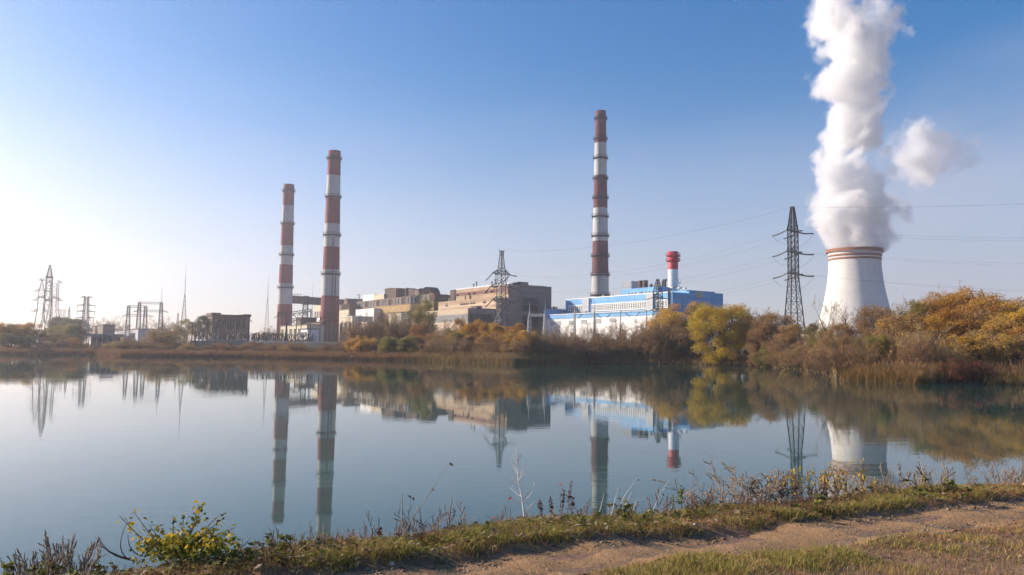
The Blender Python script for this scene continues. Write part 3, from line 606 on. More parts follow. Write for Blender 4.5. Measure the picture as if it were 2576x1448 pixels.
# --- grey lean-to with white roof between the brown and blue halls
OB = Vector((*xy(1399, 428), 0)); T = Bld('grey_roof_house', OB, 'low grey house with white sloping roof between tan hall and blue hall')
ua = FU(Z4(285, 850), OB)[0]; z1 = FU(Z4(340, 815), OB)[1]; T.box('wall', M['greyend'], 0, ua, 0, 9, T.g - .5, z1); T.box('roof', M['roofwhite'], -.3, ua * .55, -.3, 9.2, z1 + .003, z1 + .6)
mb = MB()
for k in range(4):
    mb = MB(); T.fbox(mb, ua * .3 + k * 2.4, ua * .3 + k * 2.4 + .8, 1, 2, z1 + .7, z1 + 1.6 + .4 * (k % 2)); T.part('roof_vent', M['rust'], mb)

# --- tan boiler hall (three stepped volumes)
O1 = Vector((-1.7, 400, 0)); B = Bld('tan_boiler_hall', O1, 'big stepped boiler hall with tan panelled front and grey shaded end wall')
zM = FU(Z3(1243, 518), O1)[1]; uM = FU(Z3(578, 595), O1)[0]; vM = FV(Z3(1783, 560), O1)[0]; v1 = FV(Z3(1700, 540), O1)[0]; zM2 = FV(Z3(1745, 549), O1)[1]
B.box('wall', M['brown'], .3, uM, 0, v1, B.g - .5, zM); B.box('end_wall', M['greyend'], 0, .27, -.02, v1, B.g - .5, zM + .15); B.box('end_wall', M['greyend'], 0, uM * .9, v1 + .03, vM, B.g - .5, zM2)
va, zr = FV(Z3(1400, 488), O1); vb, _ = FV(Z3(1495, 490), O1); B.box('roof_monitor', M['greyend'], .05, 8, va, vb, zM + .16, zr)
mb = MB()                                    # white roof rising from the eaves to the ridge
a_ = [O1 + U * 0 + V * .2, O1 + U * uM + V * .2, O1 + U * uM + V * va, O1 + U * .0 + V * va]
zs_ = [zM + .17, zM + .17, zr - .1, zr - .1]; vs = [(p.x, p.y, z) for p, z in zip(a_, zs_)] + [(p.x, p.y, z + .35) for p, z in zip(a_, zs_)]
mb.add(vs, [(3, 2, 1, 0), (4, 5, 6, 7), (0, 1, 5, 4), (1, 2, 6, 5), (2, 3, 7, 6), (3, 0, 4, 7)]); B.part('roof', M['roofwhite'], mb)
za = FU(Z3(1237, 562), O1)[1]; zb = FU(Z3(1237, 607), O1)[1]; B.box('painted_band', M['brownstripe'], .32, uM - .05, -.12, .02, zb, za)
for x_, y_ in ((605, 655), (750, 642), (815, 636), (965, 622), (1035, 610)):
    ua, z_ = FU(Z3(x_, y_), O1); front_window(B, ua - 1, ua + 1, z_ - .45, z_ + .45, -.12, 3, 1, M['steel'], M['dark'], .1)
for x_, y_ in ((703, 686), (757, 684), (770, 683)):
    ua, z_ = FU(Z3(x_, y_), O1); B.box('pipe', M['rust'], ua - .2, ua + .2, -.3, .02, z_ - 1.4, z_ + 1.4)
uD = FU(Z3(522, 600), O1)[0]; B.box('stair_tower', M['darkbrick'], uM + .03, uD, -.6, 7, B.g - .5, FU(Z3(550, 592), O1)[1]); B.box('low_link', M['darkbrick'], uD + .02, FU(Z3(488, 700), O1)[0], -.3, 7, B.g - .5, FU(Z3(505, 695), O1)[1])
for xa, xb, y0, y1, n1, n2 in ((1420, 1608, 692, 853, 8, 7), (1420, 1608, 917, 1082, 8, 7)):
    va_, za = FV(Z3(xa, y0), O1); vb_, zb = FV(Z3(xb, y1), O1); za = FV(Z3(1420, y0), O1)[1]; zb = FV(Z3(1420, y1), O1)[1]
    end_window(B, va_, vb_, zb, za, 0, n1, n2, M['steel'], M['darkglass'], .16)
for y0, y1 in ((742, 770), (814, 836), (884, 906)):
    for xa, xb in ((1178, 1206), (1212, 1242)):
        va_, za = FV(Z3(1250, y0), O1); zb = FV(Z3(1250, y1), O1)[1]
OM = O1 - V * 6.8; zMm = FU(Z3(1100, 690), OM)[1]; uMm = FU(Z3(362, 740), OM)[0]
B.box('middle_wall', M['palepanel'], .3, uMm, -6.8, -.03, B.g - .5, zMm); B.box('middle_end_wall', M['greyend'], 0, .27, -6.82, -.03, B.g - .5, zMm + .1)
B.box('middle_roof_edge', M['brown'], .0, uMm, -6.95, -6.5, zMm + .11, zMm + .5)
zk0 = FU(Z3(1090, 730), OM)[1]; B.box('tan_band', M['brown'], .32, uMm - .03, -6.92, -6.7, zk0, zMm - .05)
zk1 = FU(Z3(1090, 768), OM)[1]; B.box('tan_band', M['brown'], .32, uMm * .95, -6.90, -6.7, FU(Z3(1090, 800), OM)[1], zk1)
for x_, y_, w_ in ((468, 778, 1), (664, 760, 2), (715, 756, 2.2), (777, 750, 1.2), (814, 747, .8), (943, 738, 1.2)):
    ua, z_ = FU(Z3(x_, y_), OM); front_window(B, ua - w_, ua + w_, z_ - .75, z_ + .75, -6.8, 2, 1, M['steel'], M['dark'], .1)
OQ = OM - V * 16.5; zQ = FU(Z3(740, 822), OQ)[1]; uQ = FU(Z3(100, 870), OQ)[0]
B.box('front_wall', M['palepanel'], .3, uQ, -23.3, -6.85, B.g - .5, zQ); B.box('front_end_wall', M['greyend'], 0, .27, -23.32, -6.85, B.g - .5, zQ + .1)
va, z_ = FV(Z3(845, 792), OQ); B.box('roof_block', M['darkbrick'], .2, 6, -23.3 + va, -23.3 + va + 3, zQ + .11, z_ ); B.box('roof_upstand', M['greyend'], .1, .5, -23.3 + va + 3.05, -7, zQ + .11, z_ - 1)
ua, za = FU(Z3(385, 915), OQ); ub, zb = FU(Z3(600, 985), OQ); za = FU(Z3(600, 900), OQ)[1]; front_window(B, .8, ua + 12, zb, za, -23.3, 40, 8, M['palesteel'], M['greyglass'], .12)
va_, za = FV(Z3(752, 892), OQ); vb_ = FV(Z3(1035, 900), OQ)[0]; zb = FV(Z3(752, 992), OQ)[1]; end_window(B, va_ - 23.3, min(vb_ - 23.3, -7.5), zb, za, 0, 16, 8, M['steel'], M['darkglass'], .12)
for x_ in (687, 722, 915, 953):
    ua, z_ = FU(Z3(x_, 545), O1); c = O1 + U * ua + V * 6; h = 1.6 + (x_ % 3) * .5; mb = MB(); mb.tube((0, 0, 0), (0, 0, h), .3, n=8); mb.tube((0, 0, h), (0, 0, h + .4), .6, n=8); o = mb.build('roof_flue', M['steel']); o.location = (c.x, c.y, zM + 1.2); tag(o, 'thin dark roof flue on the tan boiler hall', 'flue', 'flues on the tan boiler hall roof')

# --- old brick hall running back to the chimneys
O2 = Vector((*xy(1090, 455), 0)); B = Bld('old_brick_hall', O2, 'long weathered brick hall with ochre render, many tall windows and ruined roof hoods')
zO = FU(ZO(2100, 430), O2)[1]; uO = FU(ZO(320, 610), O2)[0]; vO = FV(ZO(2478, 470), O2)[0]; uP = FU(ZO(-40, 650), O2 - V * 8)[0]; uP0 = FU(ZO(150, 620), O2 - V * 8)[0]
B.box('wall', M['oldbrick'], .3, uO, 0, 22, B.g - .5, zO); B.box('end_wall', M['darkbrick'], 0, .27, -.02, vO, B.g - .5, zO + .2)  # end wall in a darker tone: its shade is put into the colour
B.box('parapet', M['oldbrick'], .3, uO, -.3, .3, zO + .003, zO + .5)
B.box('far_wing', M['oldbrick'], uP0, uP + 6, -8, 14, B.g - .5, zO - 1.5); B.box('far_wing_white_base', M['cream'], uP0 + .1, uP + 5.9, -8.15, -7.9, B.g, FU(ZO(60, 800), O2 - V * 8)[1])
zw1 = FU(ZO(1800, 470), O2)[1]; zw0 = FU(ZO(1800, 610), O2)[1]; zo0 = FU(ZO(1560, 845), O2)[1]; uoc = FU(ZO(735, 700), O2)[0]
B.box('render_panel', M['ochre'], .4, uoc, -.14, .02, zo0, zw0 - .6)
B.box('string_course', M['oldbrick'], .3, uO - .1, -.35, .02, zw0 - .58, zw0 - .15)
nb = 24
for k in range(nb):
    u0_ = 1.2 + (uO - 2.4) * k / nb; u1_ = 1.2 + (uO - 2.4) * (k + .62) / nb
    front_window(B, u0_, u1_, zw0, zw1, 0, 3, 4, M['palesteel'] if k % 4 else M['oldbrick'], M['darkglass'] if k % 3 else M['glass'], .16)
    q = MB(); uc = 1.2 + (uO - 2.4) * (k + .81) / nb; B.fbox(q, uc - .45, uc + .45, -.5, .02, zw0, zO - .3); B.part('pilaster', M['oldbrick'], q)
for k in range(6):
    u0_ = uP0 + .8 + (uP - uP0) * k / 6; front_window(B, u0_, u0_ + (uP - uP0) * .09, zw0 - 1, zw1 - 1, -8, 2, 4, M['oldbrick'], M['darkglass'], .16)
ua = FU(ZO(725, 860), O2 - V * 5)[0]; ub, zb = FU(ZO(300, 790), O2 - V * 5); B.box('white_lean_to', M['wpanel'], ua, ub, -5, -.02 - .4, B.g, zb)
ua = FU(ZO(1750, 830), O2 - V * 4)[0]; B.box('low_lean_to', M['cream'], -2, ua + 40, -4, -.4, B.g, zo0 - .4); B.box('lean_to_roof', M['darkbrick'], -2.2, ua + 40.2, -4.3, -.36, zo0 - .39, zo0)
# roof works
def vault(mb, u0, u1, v0, v1, z0, z1, n=10, half=False):
    """hood with a curved back: profile in (u, z) swept along v"""
    pr = [(u0, z0)] + [(u0 + (u1 - u0) * (1 - math.cos(a)) / (1 if half else 2), z0 + (z1 - z0) * (math.sin(a) if not half else math.sin(a))) for a in np.linspace(.25, math.pi / (2 if half else 1) - (.0 if half else .25), n)] + [(u1, z0)]
    k = len(pr); vs = []
    for v_ in (v0, v1):
        for u_, z_ in pr: p = B.O + U * u_ + V * v_; vs.append((p.x, p.y, z_))
    mb.add(vs, [tuple(range(k)), tuple(range(2 * k - 1, k - 1, -1))] + [(i, k + i, k + (i + 1) % k, (i + 1) % k) for i in range(k)])
z0_ = zO + .05
ua, z_ = FU(ZO(2120, 300), O2 + V * 4); ub, z2 = FU(ZO(1860, 270), O2 + V * 4); q = MB(); vault(q, ua, ub, 3, 9, z0_, z2); B.part('roof_hood', M['darkbrick'], q)
q = MB(); B.fbox(q, ub + .1, ub + 2, 3, 9, z0_, z2 - .4); B.part('roof_buttress', M['oldbrick'], q)
ua = FU(ZO(1850, 320), O2 + V * 4)[0]; ub, z2 = FU(ZO(1690, 320), O2 + V * 4); q = MB(); vault(q, ua + 2.2, ub, 4, 10, z0_, z2, half=True); B.part('roof_hood', M['oldbrick'], q)
ua, z2 = FU(ZO(1690, 250), O2 + V * 4); ub = FU(ZO(1490, 250), O2 + V * 4)[0]; q = MB(); vault(q, ua, ub, 5, 11, z0_, z2 - .4, half=True); B.fbox(q, ub + .05, ub + 1.0, 4, 11, z0_, z2); B.part('roof_hood', M['darkbrick'], q)
ua, z2 = FU(ZO(1285, 330), O2 + V * 4); ub, z3 = FU(ZO(985, 318), O2 + V * 4); B.box('roof_tower', M['darkbrick'], ua, ub, 4, 10, z0_, z3); B.box('tower_cap', M['rust'], (ua + ub) / 2, ub + .3, 3.8, 10, z3 + .003, z3 + .6); B.box('tower_buttress', M['rust'], ua + 1, ua + 3, 3.5, 3.97, z0_, z3 - .3)
ua, z2 = FU(ZO(980, 415), O2 + V * 3); ub, _ = FU(ZO(735, 440), O2 + V * 3); uc, z3 = FU(ZO(485, 470), O2 + V * 3); B.box('roof_shed', M['cream'], ua, ub, 2.5, 9, z0_, z2); B.box('roof_shed', M['wpanel'], ub + .05, uc, 2.5, 9, z0_, z3 + .4)
ua, z2 = FU(ZO(420, 510), O2 + V * 3); ub, _ = FU(ZO(250, 510), O2 + V * 3); q = MB(); vault(q, ua, ub, 2, 9, z0_, z2, half=True); B.part('roof_hood', M['darkbrick'], q)
ua, _ = FU(ZO(240, 520), O2 + V * 3); ub, _ = FU(ZO(120, 520), O2 + V * 3); q = MB(); vault(q, ua, ub, 2, 9, z0_, z2, half=True); B.part('roof_hood', M['oldbrick'], q)
ua = FU(ZO(100, 560), O2 + V * -6)[0]; ub = FU(ZO(20, 560), O2 - V * 6)[0]; q = MB(); vault(q, ua, ub, -6, 6, zO - 1.4, z2 - .5); B.part('roof_hood', M['oldbrick'], q)
ua, z2 = FU(ZO(385, 432), O2 + V * 5); q = MB(); p = O2 + V * 5 + U * ua; q.tube((p.x, p.y, z0_), (p.x, p.y, z2), .25, n=4); e = p + U * 5; q.tube((p.x - U.x, p.y - U.y, z2), (e.x, e.y, z2), .22, n=4); q.tube((p.x, p.y, z2 - 3), (p.x + U.x * 3, p.y + U.y * 3, z2), .12, n=4); B.part('roof_hoist', M['galv'], q)
q = MB()
for k in range(4):
    p = O2 + V * 4 + U * FU(ZO(1420 + k * 24, 350), O2 + V * 4)[0]; q.tube((p.x, p.y, z0_), (p.x, p.y, z0_ + 5), .07, n=4)
for h in (1.5, 3.2, 5): q.tube((O2 + V * 4 + U * FU(ZO(1420, 350), O2 + V * 4)[0]) + Vector((0, 0, z0_ + h)), (O2 + V * 4 + U * FU(ZO(1492, 350), O2 + V * 4)[0]) + Vector((0, 0, z0_ + h)), .07, n=4)
B.part('roof_scaffold', M['galv'], q)
#PART4
# --- flue duct between the chimneys, on a trestle
def span_box(mb, p0, p1, w, h):     # horizontal bar from p0 to p1
    a = (p1 - p0); a.z = 0; L = a.length; a.normalize(); b_ = Vector((-a.y, a.x, 0)); mb.fbox(Vector((p0.x, p0.y, 0)), a, b_, 0, L, -w / 2, w / 2, p0.z - h / 2, p0.z + h / 2)
p0 = at(733, 754, 592); p1 = at(880, 754, 640); p1.z = p0.z
D = thing('flue_duct', base_at(758, 600), 'dark raised flue duct running from the shortest chimney toward the brick hall', 'duct')
mb = MB(); span_box(mb, p0, p1, 5, 5.6); mb.build('duct', M['rust'], D)
mb = MB(); q = p0.lerp(p1, .23)
span_box(mb, q - Vector((2, 0, 0)) , q + Vector((2.4, 1, 0)), 5.6, 6.6); mb.build('duct_collar', M['steel'], D)
mb = MB(); q = p0.lerp(p1, .02); span_box(mb, q + Vector((0, -2, 3.6)), q + Vector((7, 0, 3.6)), .3, .3)
for k in range(4): mb.tube(q + Vector((k * 2, -1.5, 2.8)), q + Vector((k * 2, -1.5, 5)), .12, n=4)
mb.build('duct_railing', M['galv'], D)
def lattice(mb, c, levels, rz, leg, br, dens=1.0, mi=0):
    """square mast of four legs and cross braces through (height, half width) levels above point c"""
    ca, sa = math.cos(rz), math.sin(rz); cor = [(1, 1), (-1, 1), (-1, -1), (1, -1)]
    P_ = lambda z, h, k: c + Vector(((cor[k][0] * ca - cor[k][1] * sa) * h, (cor[k][0] * sa + cor[k][1] * ca) * h, z))
    for (z0, h0), (z1, h1) in zip(levels[:-1], levels[1:]):
        n = max(1, round((z1 - z0) / max(.8, (h0 + h1)) * dens))
        for i in range(n):
            za, zb = z0 + (z1 - z0) * i / n, z0 + (z1 - z0) * (i + 1) / n; ha, hb = h0 + (h1 - h0) * i / n, h0 + (h1 - h0) * (i + 1) / n
            for k in range(4):
                k2 = (k + 1) % 4; mb.tube(P_(za, ha, k), P_(zb, hb, k), leg, n=4, cap=False, mi=mi)
                mb.tube(P_(za, ha, k), P_(zb, hb, k2), br, n=3, cap=False, mi=mi); mb.tube(P_(za, ha, k2), P_(zb, hb, k), br, n=3, cap=False, mi=mi)
                mb.tube(P_(zb, hb, k), P_(zb, hb, k2), br, n=3, cap=False, mi=mi)
q = p0.lerp(p1, .23); g = gz1(q.x, q.y); mb = MB(); lattice(mb, Vector((q.x, q.y, g)), [(0, 3.2), (13, 1.9), (q.z - 3.2 - g, 1.7)], R(20), .3, .14); mb.build('trestle', M['steel'], D)

# --- smaller buildings
def low_building(name, px0, px1, yt, Y, depth, m, label, yb=None, roof=None, wins=0, cat='building', group=None, wm='darkglass', over=.3):
    O = Vector((*xy(px1, Y), 0)); B = Bld(name, O, label, cat, group); u1, zt = FU((px0, yt), O); zt = at(px1, yt, Y).z
    B.box('wall', m, 0, u1, 0, depth, B.g - .5, zt); B.box('roof', roof or M['roofgrey'], -over, u1 + over, -over, depth + over, zt + .003, zt + .35)
    for k in range(wins):
        a = u1 * (k + .25) / wins; b_ = u1 * (k + .75) / wins; front_window(B, a, b_, B.g + (zt - B.g) * .45, B.g + (zt - B.g) * .8, 0, 2, 2, M['palesteel'], M[wm], .14)
    return B
low_building('beige_block', 791, 806, 763, 640, 12, M['cream'], 'tall narrow beige block seen left of the thickest chimney', wins=3)
low_building('white_shed', 757, 806, 799, 520, 10, M['wpanel'], 'long white shed between the two left chimneys', wins=7)
B = low_building('gabled_shed', 746, 757, 800, 470, 9, M['darkbrick'], 'dark shed with pitched roof beside the shortest chimney', wins=0)
low_building('beige_yard_house', 706, 770, 818, 400, 9, M['cream'], 'stained beige low house with dark openings at the foot of the chimneys', wins=6)
low_building('brown_yard_house', 770, 806, 812, 440, 9, M['oldbrick'], 'brown low house with dark roof between the chimney feet', wins=2, roof=M['darkbrick'])
low_building('pink_kiosk', 757, 772, 829, 345, 5, M['wpanel'], 'small pale pink kiosk behind the insulator row', wins=2)
low_building('cream_annex', 855, 884, 797, 430, 12, M['cream'], 'cream annex with white roof edge right of the thickest chimney', wins=3, roof=M['roofwhite'])
low_building('cream_annex', 886, 925, 812, 420, 12, M['cream'], 'second stained cream annex partly hidden by bare trees', wins=4, roof=M['roofwhite'])
low_building('long_grey_shed', 213, 345, 829, 430, 14, M['greyclad'], 'long low grey shed behind the flat armed pylon', wins=8)
low_building('roof_house', 231, 256, 818, 440, 6, M['greyend'], 'small grey roof house rising above the long low shed')
low_building('far_hut', 1995, 2060, 838, 300, 8, M['cream'], 'low pale hut behind bushes between pylon and cooling tower', wins=2)
low_building('far_fence_hall', 2236, 2310, 837, 260, 8, M['cream'], 'pale low hall glimpsed through the thicket right of the cooling tower', wins=2)
# brick control house of the substation
O = Vector((*xy(531, 400), 0)); B = Bld('brick_control_house', O, 'dark brick control house with flat roof behind the switchyard')
u1 = FU(ZL(690, 500), O)[0]; v1 = FV(ZL(1782, 400), O)[0]; zt = at(531, 795, 400).z
B.box('wall', M['oldbrick'], 0, u1, 0, v1, B.g - .5, zt); B.box('roof', M['rust'], -.5, u1 + .5, -.5, v1 + .5, zt + .003, zt + .8); B.box('stair_head', M['oldbrick'], -.4, u1 + .4, -.4, 4, zt + .803, zt + 1.6); B.box('stair_head', M['darkbrick'], -.4, u1, v1 - 3, v1 + .4, zt + .803, zt + 1.3)
for k in range(6): end_window(B, 2.5 + k * (v1 - 4) / 6, 2.5 + (k + .62) * (v1 - 4) / 6, zt - 5.2, zt - 2, 0, 3, 3, M['rust'], M['darkglass'], .14)
B.box('cornice_band', M['rust'], -.25, -.003, .1, v1 - .1, zt - 6.2, zt - 5.7)
# pump house at the water
PY_ = shore_px(255) + 9; O = Vector((*xy(283, PY_), 0)); B = Bld('pump_house', O, 'grey concrete pump house with overhanging flat roof and dark gate openings by the water', 'pump house')
ex = Vector((1, .12, 0)).normalized(); ey = Vector((-.12, 1, 0)).normalized(); L = (Vector((*xy(227, PY_), 0)) - O).length; zt = at(283, 848, PY_).z
def pb(part, m, a0, a1, b0, b1, z0, z1): mb = MB(); mb.fbox(O, -ex, ey, a0, a1, b0, b1, z0, z1); return mb.build(part, m, B.r, B.r.location)
pb('wall', M['concrete'], 0, L - .6, 1.6, 7, -1, zt); pb('roof', M['concrete'], -1, L + 1, -.2, 7.4, zt + .003, zt + 1.0)
for k in range(5): pb('pier', M['concrete'], L * k / 4.6, L * k / 4.6 + .7, .2, 1.58, -1, zt)
for k in range(4): pb('gate', M['dark'], L * k / 4.6 + 1.0, L * (k + 1) / 4.6 - .3, 1.5, 1.58, .3, zt - .6)
# retaining wall of the yard
def yard_wall(px0, px1, dY, h0, h1, m, label, name='retaining_wall'):
    r = None; pts = []
    for px in np.linspace(px0, px1, 14): Y = shore_px(px) + dY; pts.append(Vector((*xy(px, Y), 0)))
    mb = MB()
    for a, b_ in zip(pts[:-1], pts[1:]):
        d = (b_ - a); L = d.length; d.normalize(); n = Vector((-d.y, d.x, 0)); mb.fbox(a, d, n, 0, L - .02, -.25, .25, .3, h0); mb.fbox(a, d, n, 0, L - .02, -.4, .4, h0 + .003, h1)
    return tag(mb.build(name, m), label, 'wall')
yard_wall(478, 858, 22, 4.9, 5.5, M['concrete'], 'long grey concrete retaining wall below the switchyard')

# ------------------------------------------------------------------ pylons, masts, switchyard
def string(mb, p0, p1, r=.24, n=9, sag=.25):
    pts = [p0.lerp(p1, k / n) - Vector((0, 0, sag * 4 * (k / n) * (1 - k / n))) for k in range(n + 1)]
    for a, b_ in zip(pts[:-1], pts[1:]): mb.tube(a, a.lerp(b_, .75), r, r * .8, n=6); mb.tube(a.lerp(b_, .75), b_, r * .35, n=4)
def arm(mb, c, d, half, z, hb, rise, r=.12):
    for s in (-1, 1):
        tip = c + d * (half * s) + Vector((0, 0, z)); n = Vector((-d.y, d.x, 0))
        for e in (-1, 1):
            a = c + d * (hb * s) + n * (hb * e) + Vector((0, 0, z)); mb.tube(a, tip, r, n=4, cap=False); t_ = a + Vector((0, 0, rise)); mb.tube(t_, tip, r * .8, n=4, cap=False); mb.tube(a, t_, r * .7, n=3, cap=False)
            m1 = a.lerp(tip, .4); mb.tube(m1, t_.lerp(tip, .4), r * .6, n=3, cap=False); mb.tube(m1, t_, r * .6, n=3, cap=False)
def pylon(px, Y, lv, arms, rz, leg, br, m, label, armdir=None, group=None, dens=1.0, name='lattice_pylon', rise=1.6):
    b = base_at(px, Y); r = thing(name, b, label, 'pylon', group); z = lambda y: at(px, y, Y).z - b.z
    L = [(-.3 if y is None else z(y), h) for y, h in lv]; mb = MB(); lattice(mb, b, L, rz, leg, br, dens); mb.build('mast', m, r)
    d = armdir or Vector((math.cos(rz), math.sin(rz), 0)); tips = []
    for y, half, hb in arms:
        mb = MB(); arm(mb, b, d, half, z(y), hb, rise, leg * .8); mb.build('cross_arm', m, r); tips.append([b + d * half + Vector((0, 0, z(y))), b - d * half + Vector((0, 0, z(y)))])
    return r, b, d, tips
G_PY = 'lattice power pylons'
bR = base_at(1999, 240); bC = base_at(1259, 330); ld = (bR - bC); ld.z = 0; ld.normalize(); pd = Vector((-ld.y, ld.x, 0))
rzl = math.atan2(pd.y, pd.x)
R1, b1, d1, tR = pylon(1999, 240, [(None, 2.9), (702, 1.15), (578, 1.1), (521, .38)], [(582, 3.8, 1.1), (634.6, 3.9, 1.1), (689, 3.8, 1.1)], rzl, .18, .085, M['steel'], 'tall dark lattice pylon left of the cooling tower, tallest on the near shore', pd, G_PY, 1.2)
C1, b2, d2, tC = pylon(1259, 330, [(None, 3.6), (780, 1.35), (692, 1.3), (645, .55), (632, .5)], [(689, 5.0, 1.3), (722, 6.0, 1.3), (755.5, 5.0, 1.3)], rzl, .2, .09, M['galv'], 'grey lattice pylon with three cross arms in front of the tan boiler hall', pd, G_PY, 1.1)
mb = MB(); zt = at(1259, 632, 330).z
for s in (-1, 1): mb.tube(Vector((b2.x, b2.y, zt)), Vector((b2.x, b2.y, zt + .3)) + pd * 1.6 * s, .1, n=4); mb.tube(Vector((b2.x, b2.y, zt - 2)) + pd * .5 * s, Vector((b2.x, b2.y, zt + .3)) + pd * 1.6 * s, .08, n=4)
mb.build('earth_wire_horn', M['galv'], C1)
K1, b3, d3, tK = pylon(1655, 300, [(None, 1.7), (792, 1.3), (735, 1.25), (703, .3)], [(748, 2.6, 1.25), (778, 2.6, 1.25)], rzl, .17, .075, M['steel'], 'short dark lattice pylon in front of the blue hall window band', pd, G_PY, 1.3)
def wire(mb, a, b_, sag, r=.035, n=22):
    pts = [a.lerp(b_, k / n) - Vector((0, 0, sag * 4 * (k / n) * (1 - k / n))) for k in range(n + 1)]; mb.path(pts, r, 4)
out = ld
def cable(a, b_, sag, label, group, r=.017):
    mb = MB(); wire(mb, a, b_, sag, r); o = mb.build('power_cable', M['steel'], None); tag(o, label, 'cable', group)
for lv in range(3):
    for s in range(2):
        a = tR[lv][s]; e = a + out * 4.8 - Vector((0, 0, .75)); mb = MB(); string(mb, a, e); mb.build('insulator_string', M['insul'], R1)
        f = a - out * 4.8 - Vector((0, 0, 1.5)); mb = MB(); string(mb, a, f); mb.build('insulator_string', M['insul'], R1)
        mb = MB(); wire(mb, e, f, 3.2, .03, 14); mb.build('jumper_wire', M['steel'], R1)
        cable(e, e + out * 260 - Vector((0, 0, -1)), 11, 'thin power cable leaving the tall dark pylon toward the right', 'cables right of the tall pylon')
        h = tC[lv][s]; e2 = h + out * 4.2 - Vector((0, 0, .9)); mb = MB(); string(mb, h, e2); mb.build('insulator_string', M['insul'], C1)
        cable(f, e2, 5, 'thin power cable sagging between the tall dark pylon and the grey pylon', 'cables between the dark and grey pylons')
        w_ = h - out * 4.2 - Vector((0, 0, 3)); mb = MB(); string(mb, h, w_); mb.build('insulator_string', M['insul'], C1)
        mb = MB(); wire(mb, e2, w_, 3.0, .03, 12); mb.build('jumper_wire', M['galv'], C1)
        mb = MB(); q = h.lerp(Vector((b2.x, b2.y, h.z)), .3); string(mb, q, q - Vector((0, 0, 3)), .14, 6, 0); mb.build('insulator_string', M['porcelain'], C1)
        if lv < 2: cable(w_, w_ - out * 95 - Vector((0, 0, 16 + 4 * lv)), 3, 'thin power cable running down from the grey pylon over the tan hall', 'cables left of the grey pylon')
topR = Vector((b1.x, b1.y, at(1999, 521, 240).z)); cable(topR, topR + out * 260, 9, 'thin earth wire from the tip of the tall dark pylon toward the right', 'earth wires', .025); cable(topR, Vector((b2.x, b2.y, at(1259, 632, 330).z)), 4, 'thin earth wire between the tips of the dark and grey pylons', 'earth wires', .025)
for lv in range(2):
    for s in range(2):
        h = tK[lv][s]
        for k in (1, -1): mb = MB(); string(mb, h, h + out * 4 * k - Vector((0, 0, .8)), .2); mb.build('insulator_string', M['insul'], K1)
# hazy pylons at the left
P1 = pylon(114, 500, [(None, 4.8), (800, 2.3), (740, 1.75), (698, 1.5), (667, .25)], [(750, 6.5, 1.8)], .35, .19, .085, M['galv'], 'tallest hazy lattice pylon with a pointed top in the left cluster', None, G_PY, .9)
mb = MB(); zz_ = at(114, 699, 500).z; mb.fbox(Vector((P1[1].x, P1[1].y, 0)), Vector((math.cos(.35), math.sin(.35), 0)), Vector((-math.sin(.35), math.cos(.35), 0)), -2, 2, -2, 2, zz_ - .3, zz_ + .6); mb.build('platform', M['galv'], P1[0])
P2 = pylon(96, 520, [(None, 4.4), (780, 1.9), (732, 1.45), (703.5, .2)], [(706, 2.2, .5), (734, 5, 1.45), (757, 5.5, 1.6), (785, 5.5, 1.9)], .5, .16, .07, M['galv'], 'thinner hazy lattice pylon at the left side of the left cluster', None, G_PY, .9)
P3 = pylon(128.5, 510, [(None, 4.6), (770, 2.0), (714, 1.9)], [(712, 4.6, 1.9), (757, 5.5, 2)], .2, .19, .09, M['galv'], 'flat topped hazy lattice pylon at the right side of the left cluster', None, G_PY, .8)
P4 = pylon(211, 430, [(None, 1.7), (748, .85)], [(748.5, 3.2, .8), (769, 5, .9), (784, 5, 1), (800, 4.6, 1.1)], .12, .19, .09, M['galv'], 'slim hazy pylon with four flat cross arms above the pump house', None, G_PY, 1, rise=.5)
for px, s_ in ((211, 1),):
    for (y, hf, hb) in ((769, 5, .9), (784, 5, 1), (800, 4.6, 1.1)):
        for s in (-1, 1):
            p = P4[1] + P4[2] * hf * .9 * s; p = Vector((p.x, p.y, at(211, y, 430).z)); mb = MB(); string(mb, p, p - Vector((0, 0, 2.2)), .13, 5, 0); mb.build('insulator_string', M['insul'], P4[0])
pylon(169, 470, [(None, 1.8), (773, .12)], [], .3, .1, .05, M['galv'], 'pointed hazy lattice mast right of the left pylon cluster', None, 'lattice masts')
pylon(152, 520, [(None, 1.3), (780, 1.2)], [(781, 4.5, 1.2)], .1, .1, .05, M['galv'], 'small hazy T shaped pylon above the green trees at left', None, G_PY, .6, rise=.4)
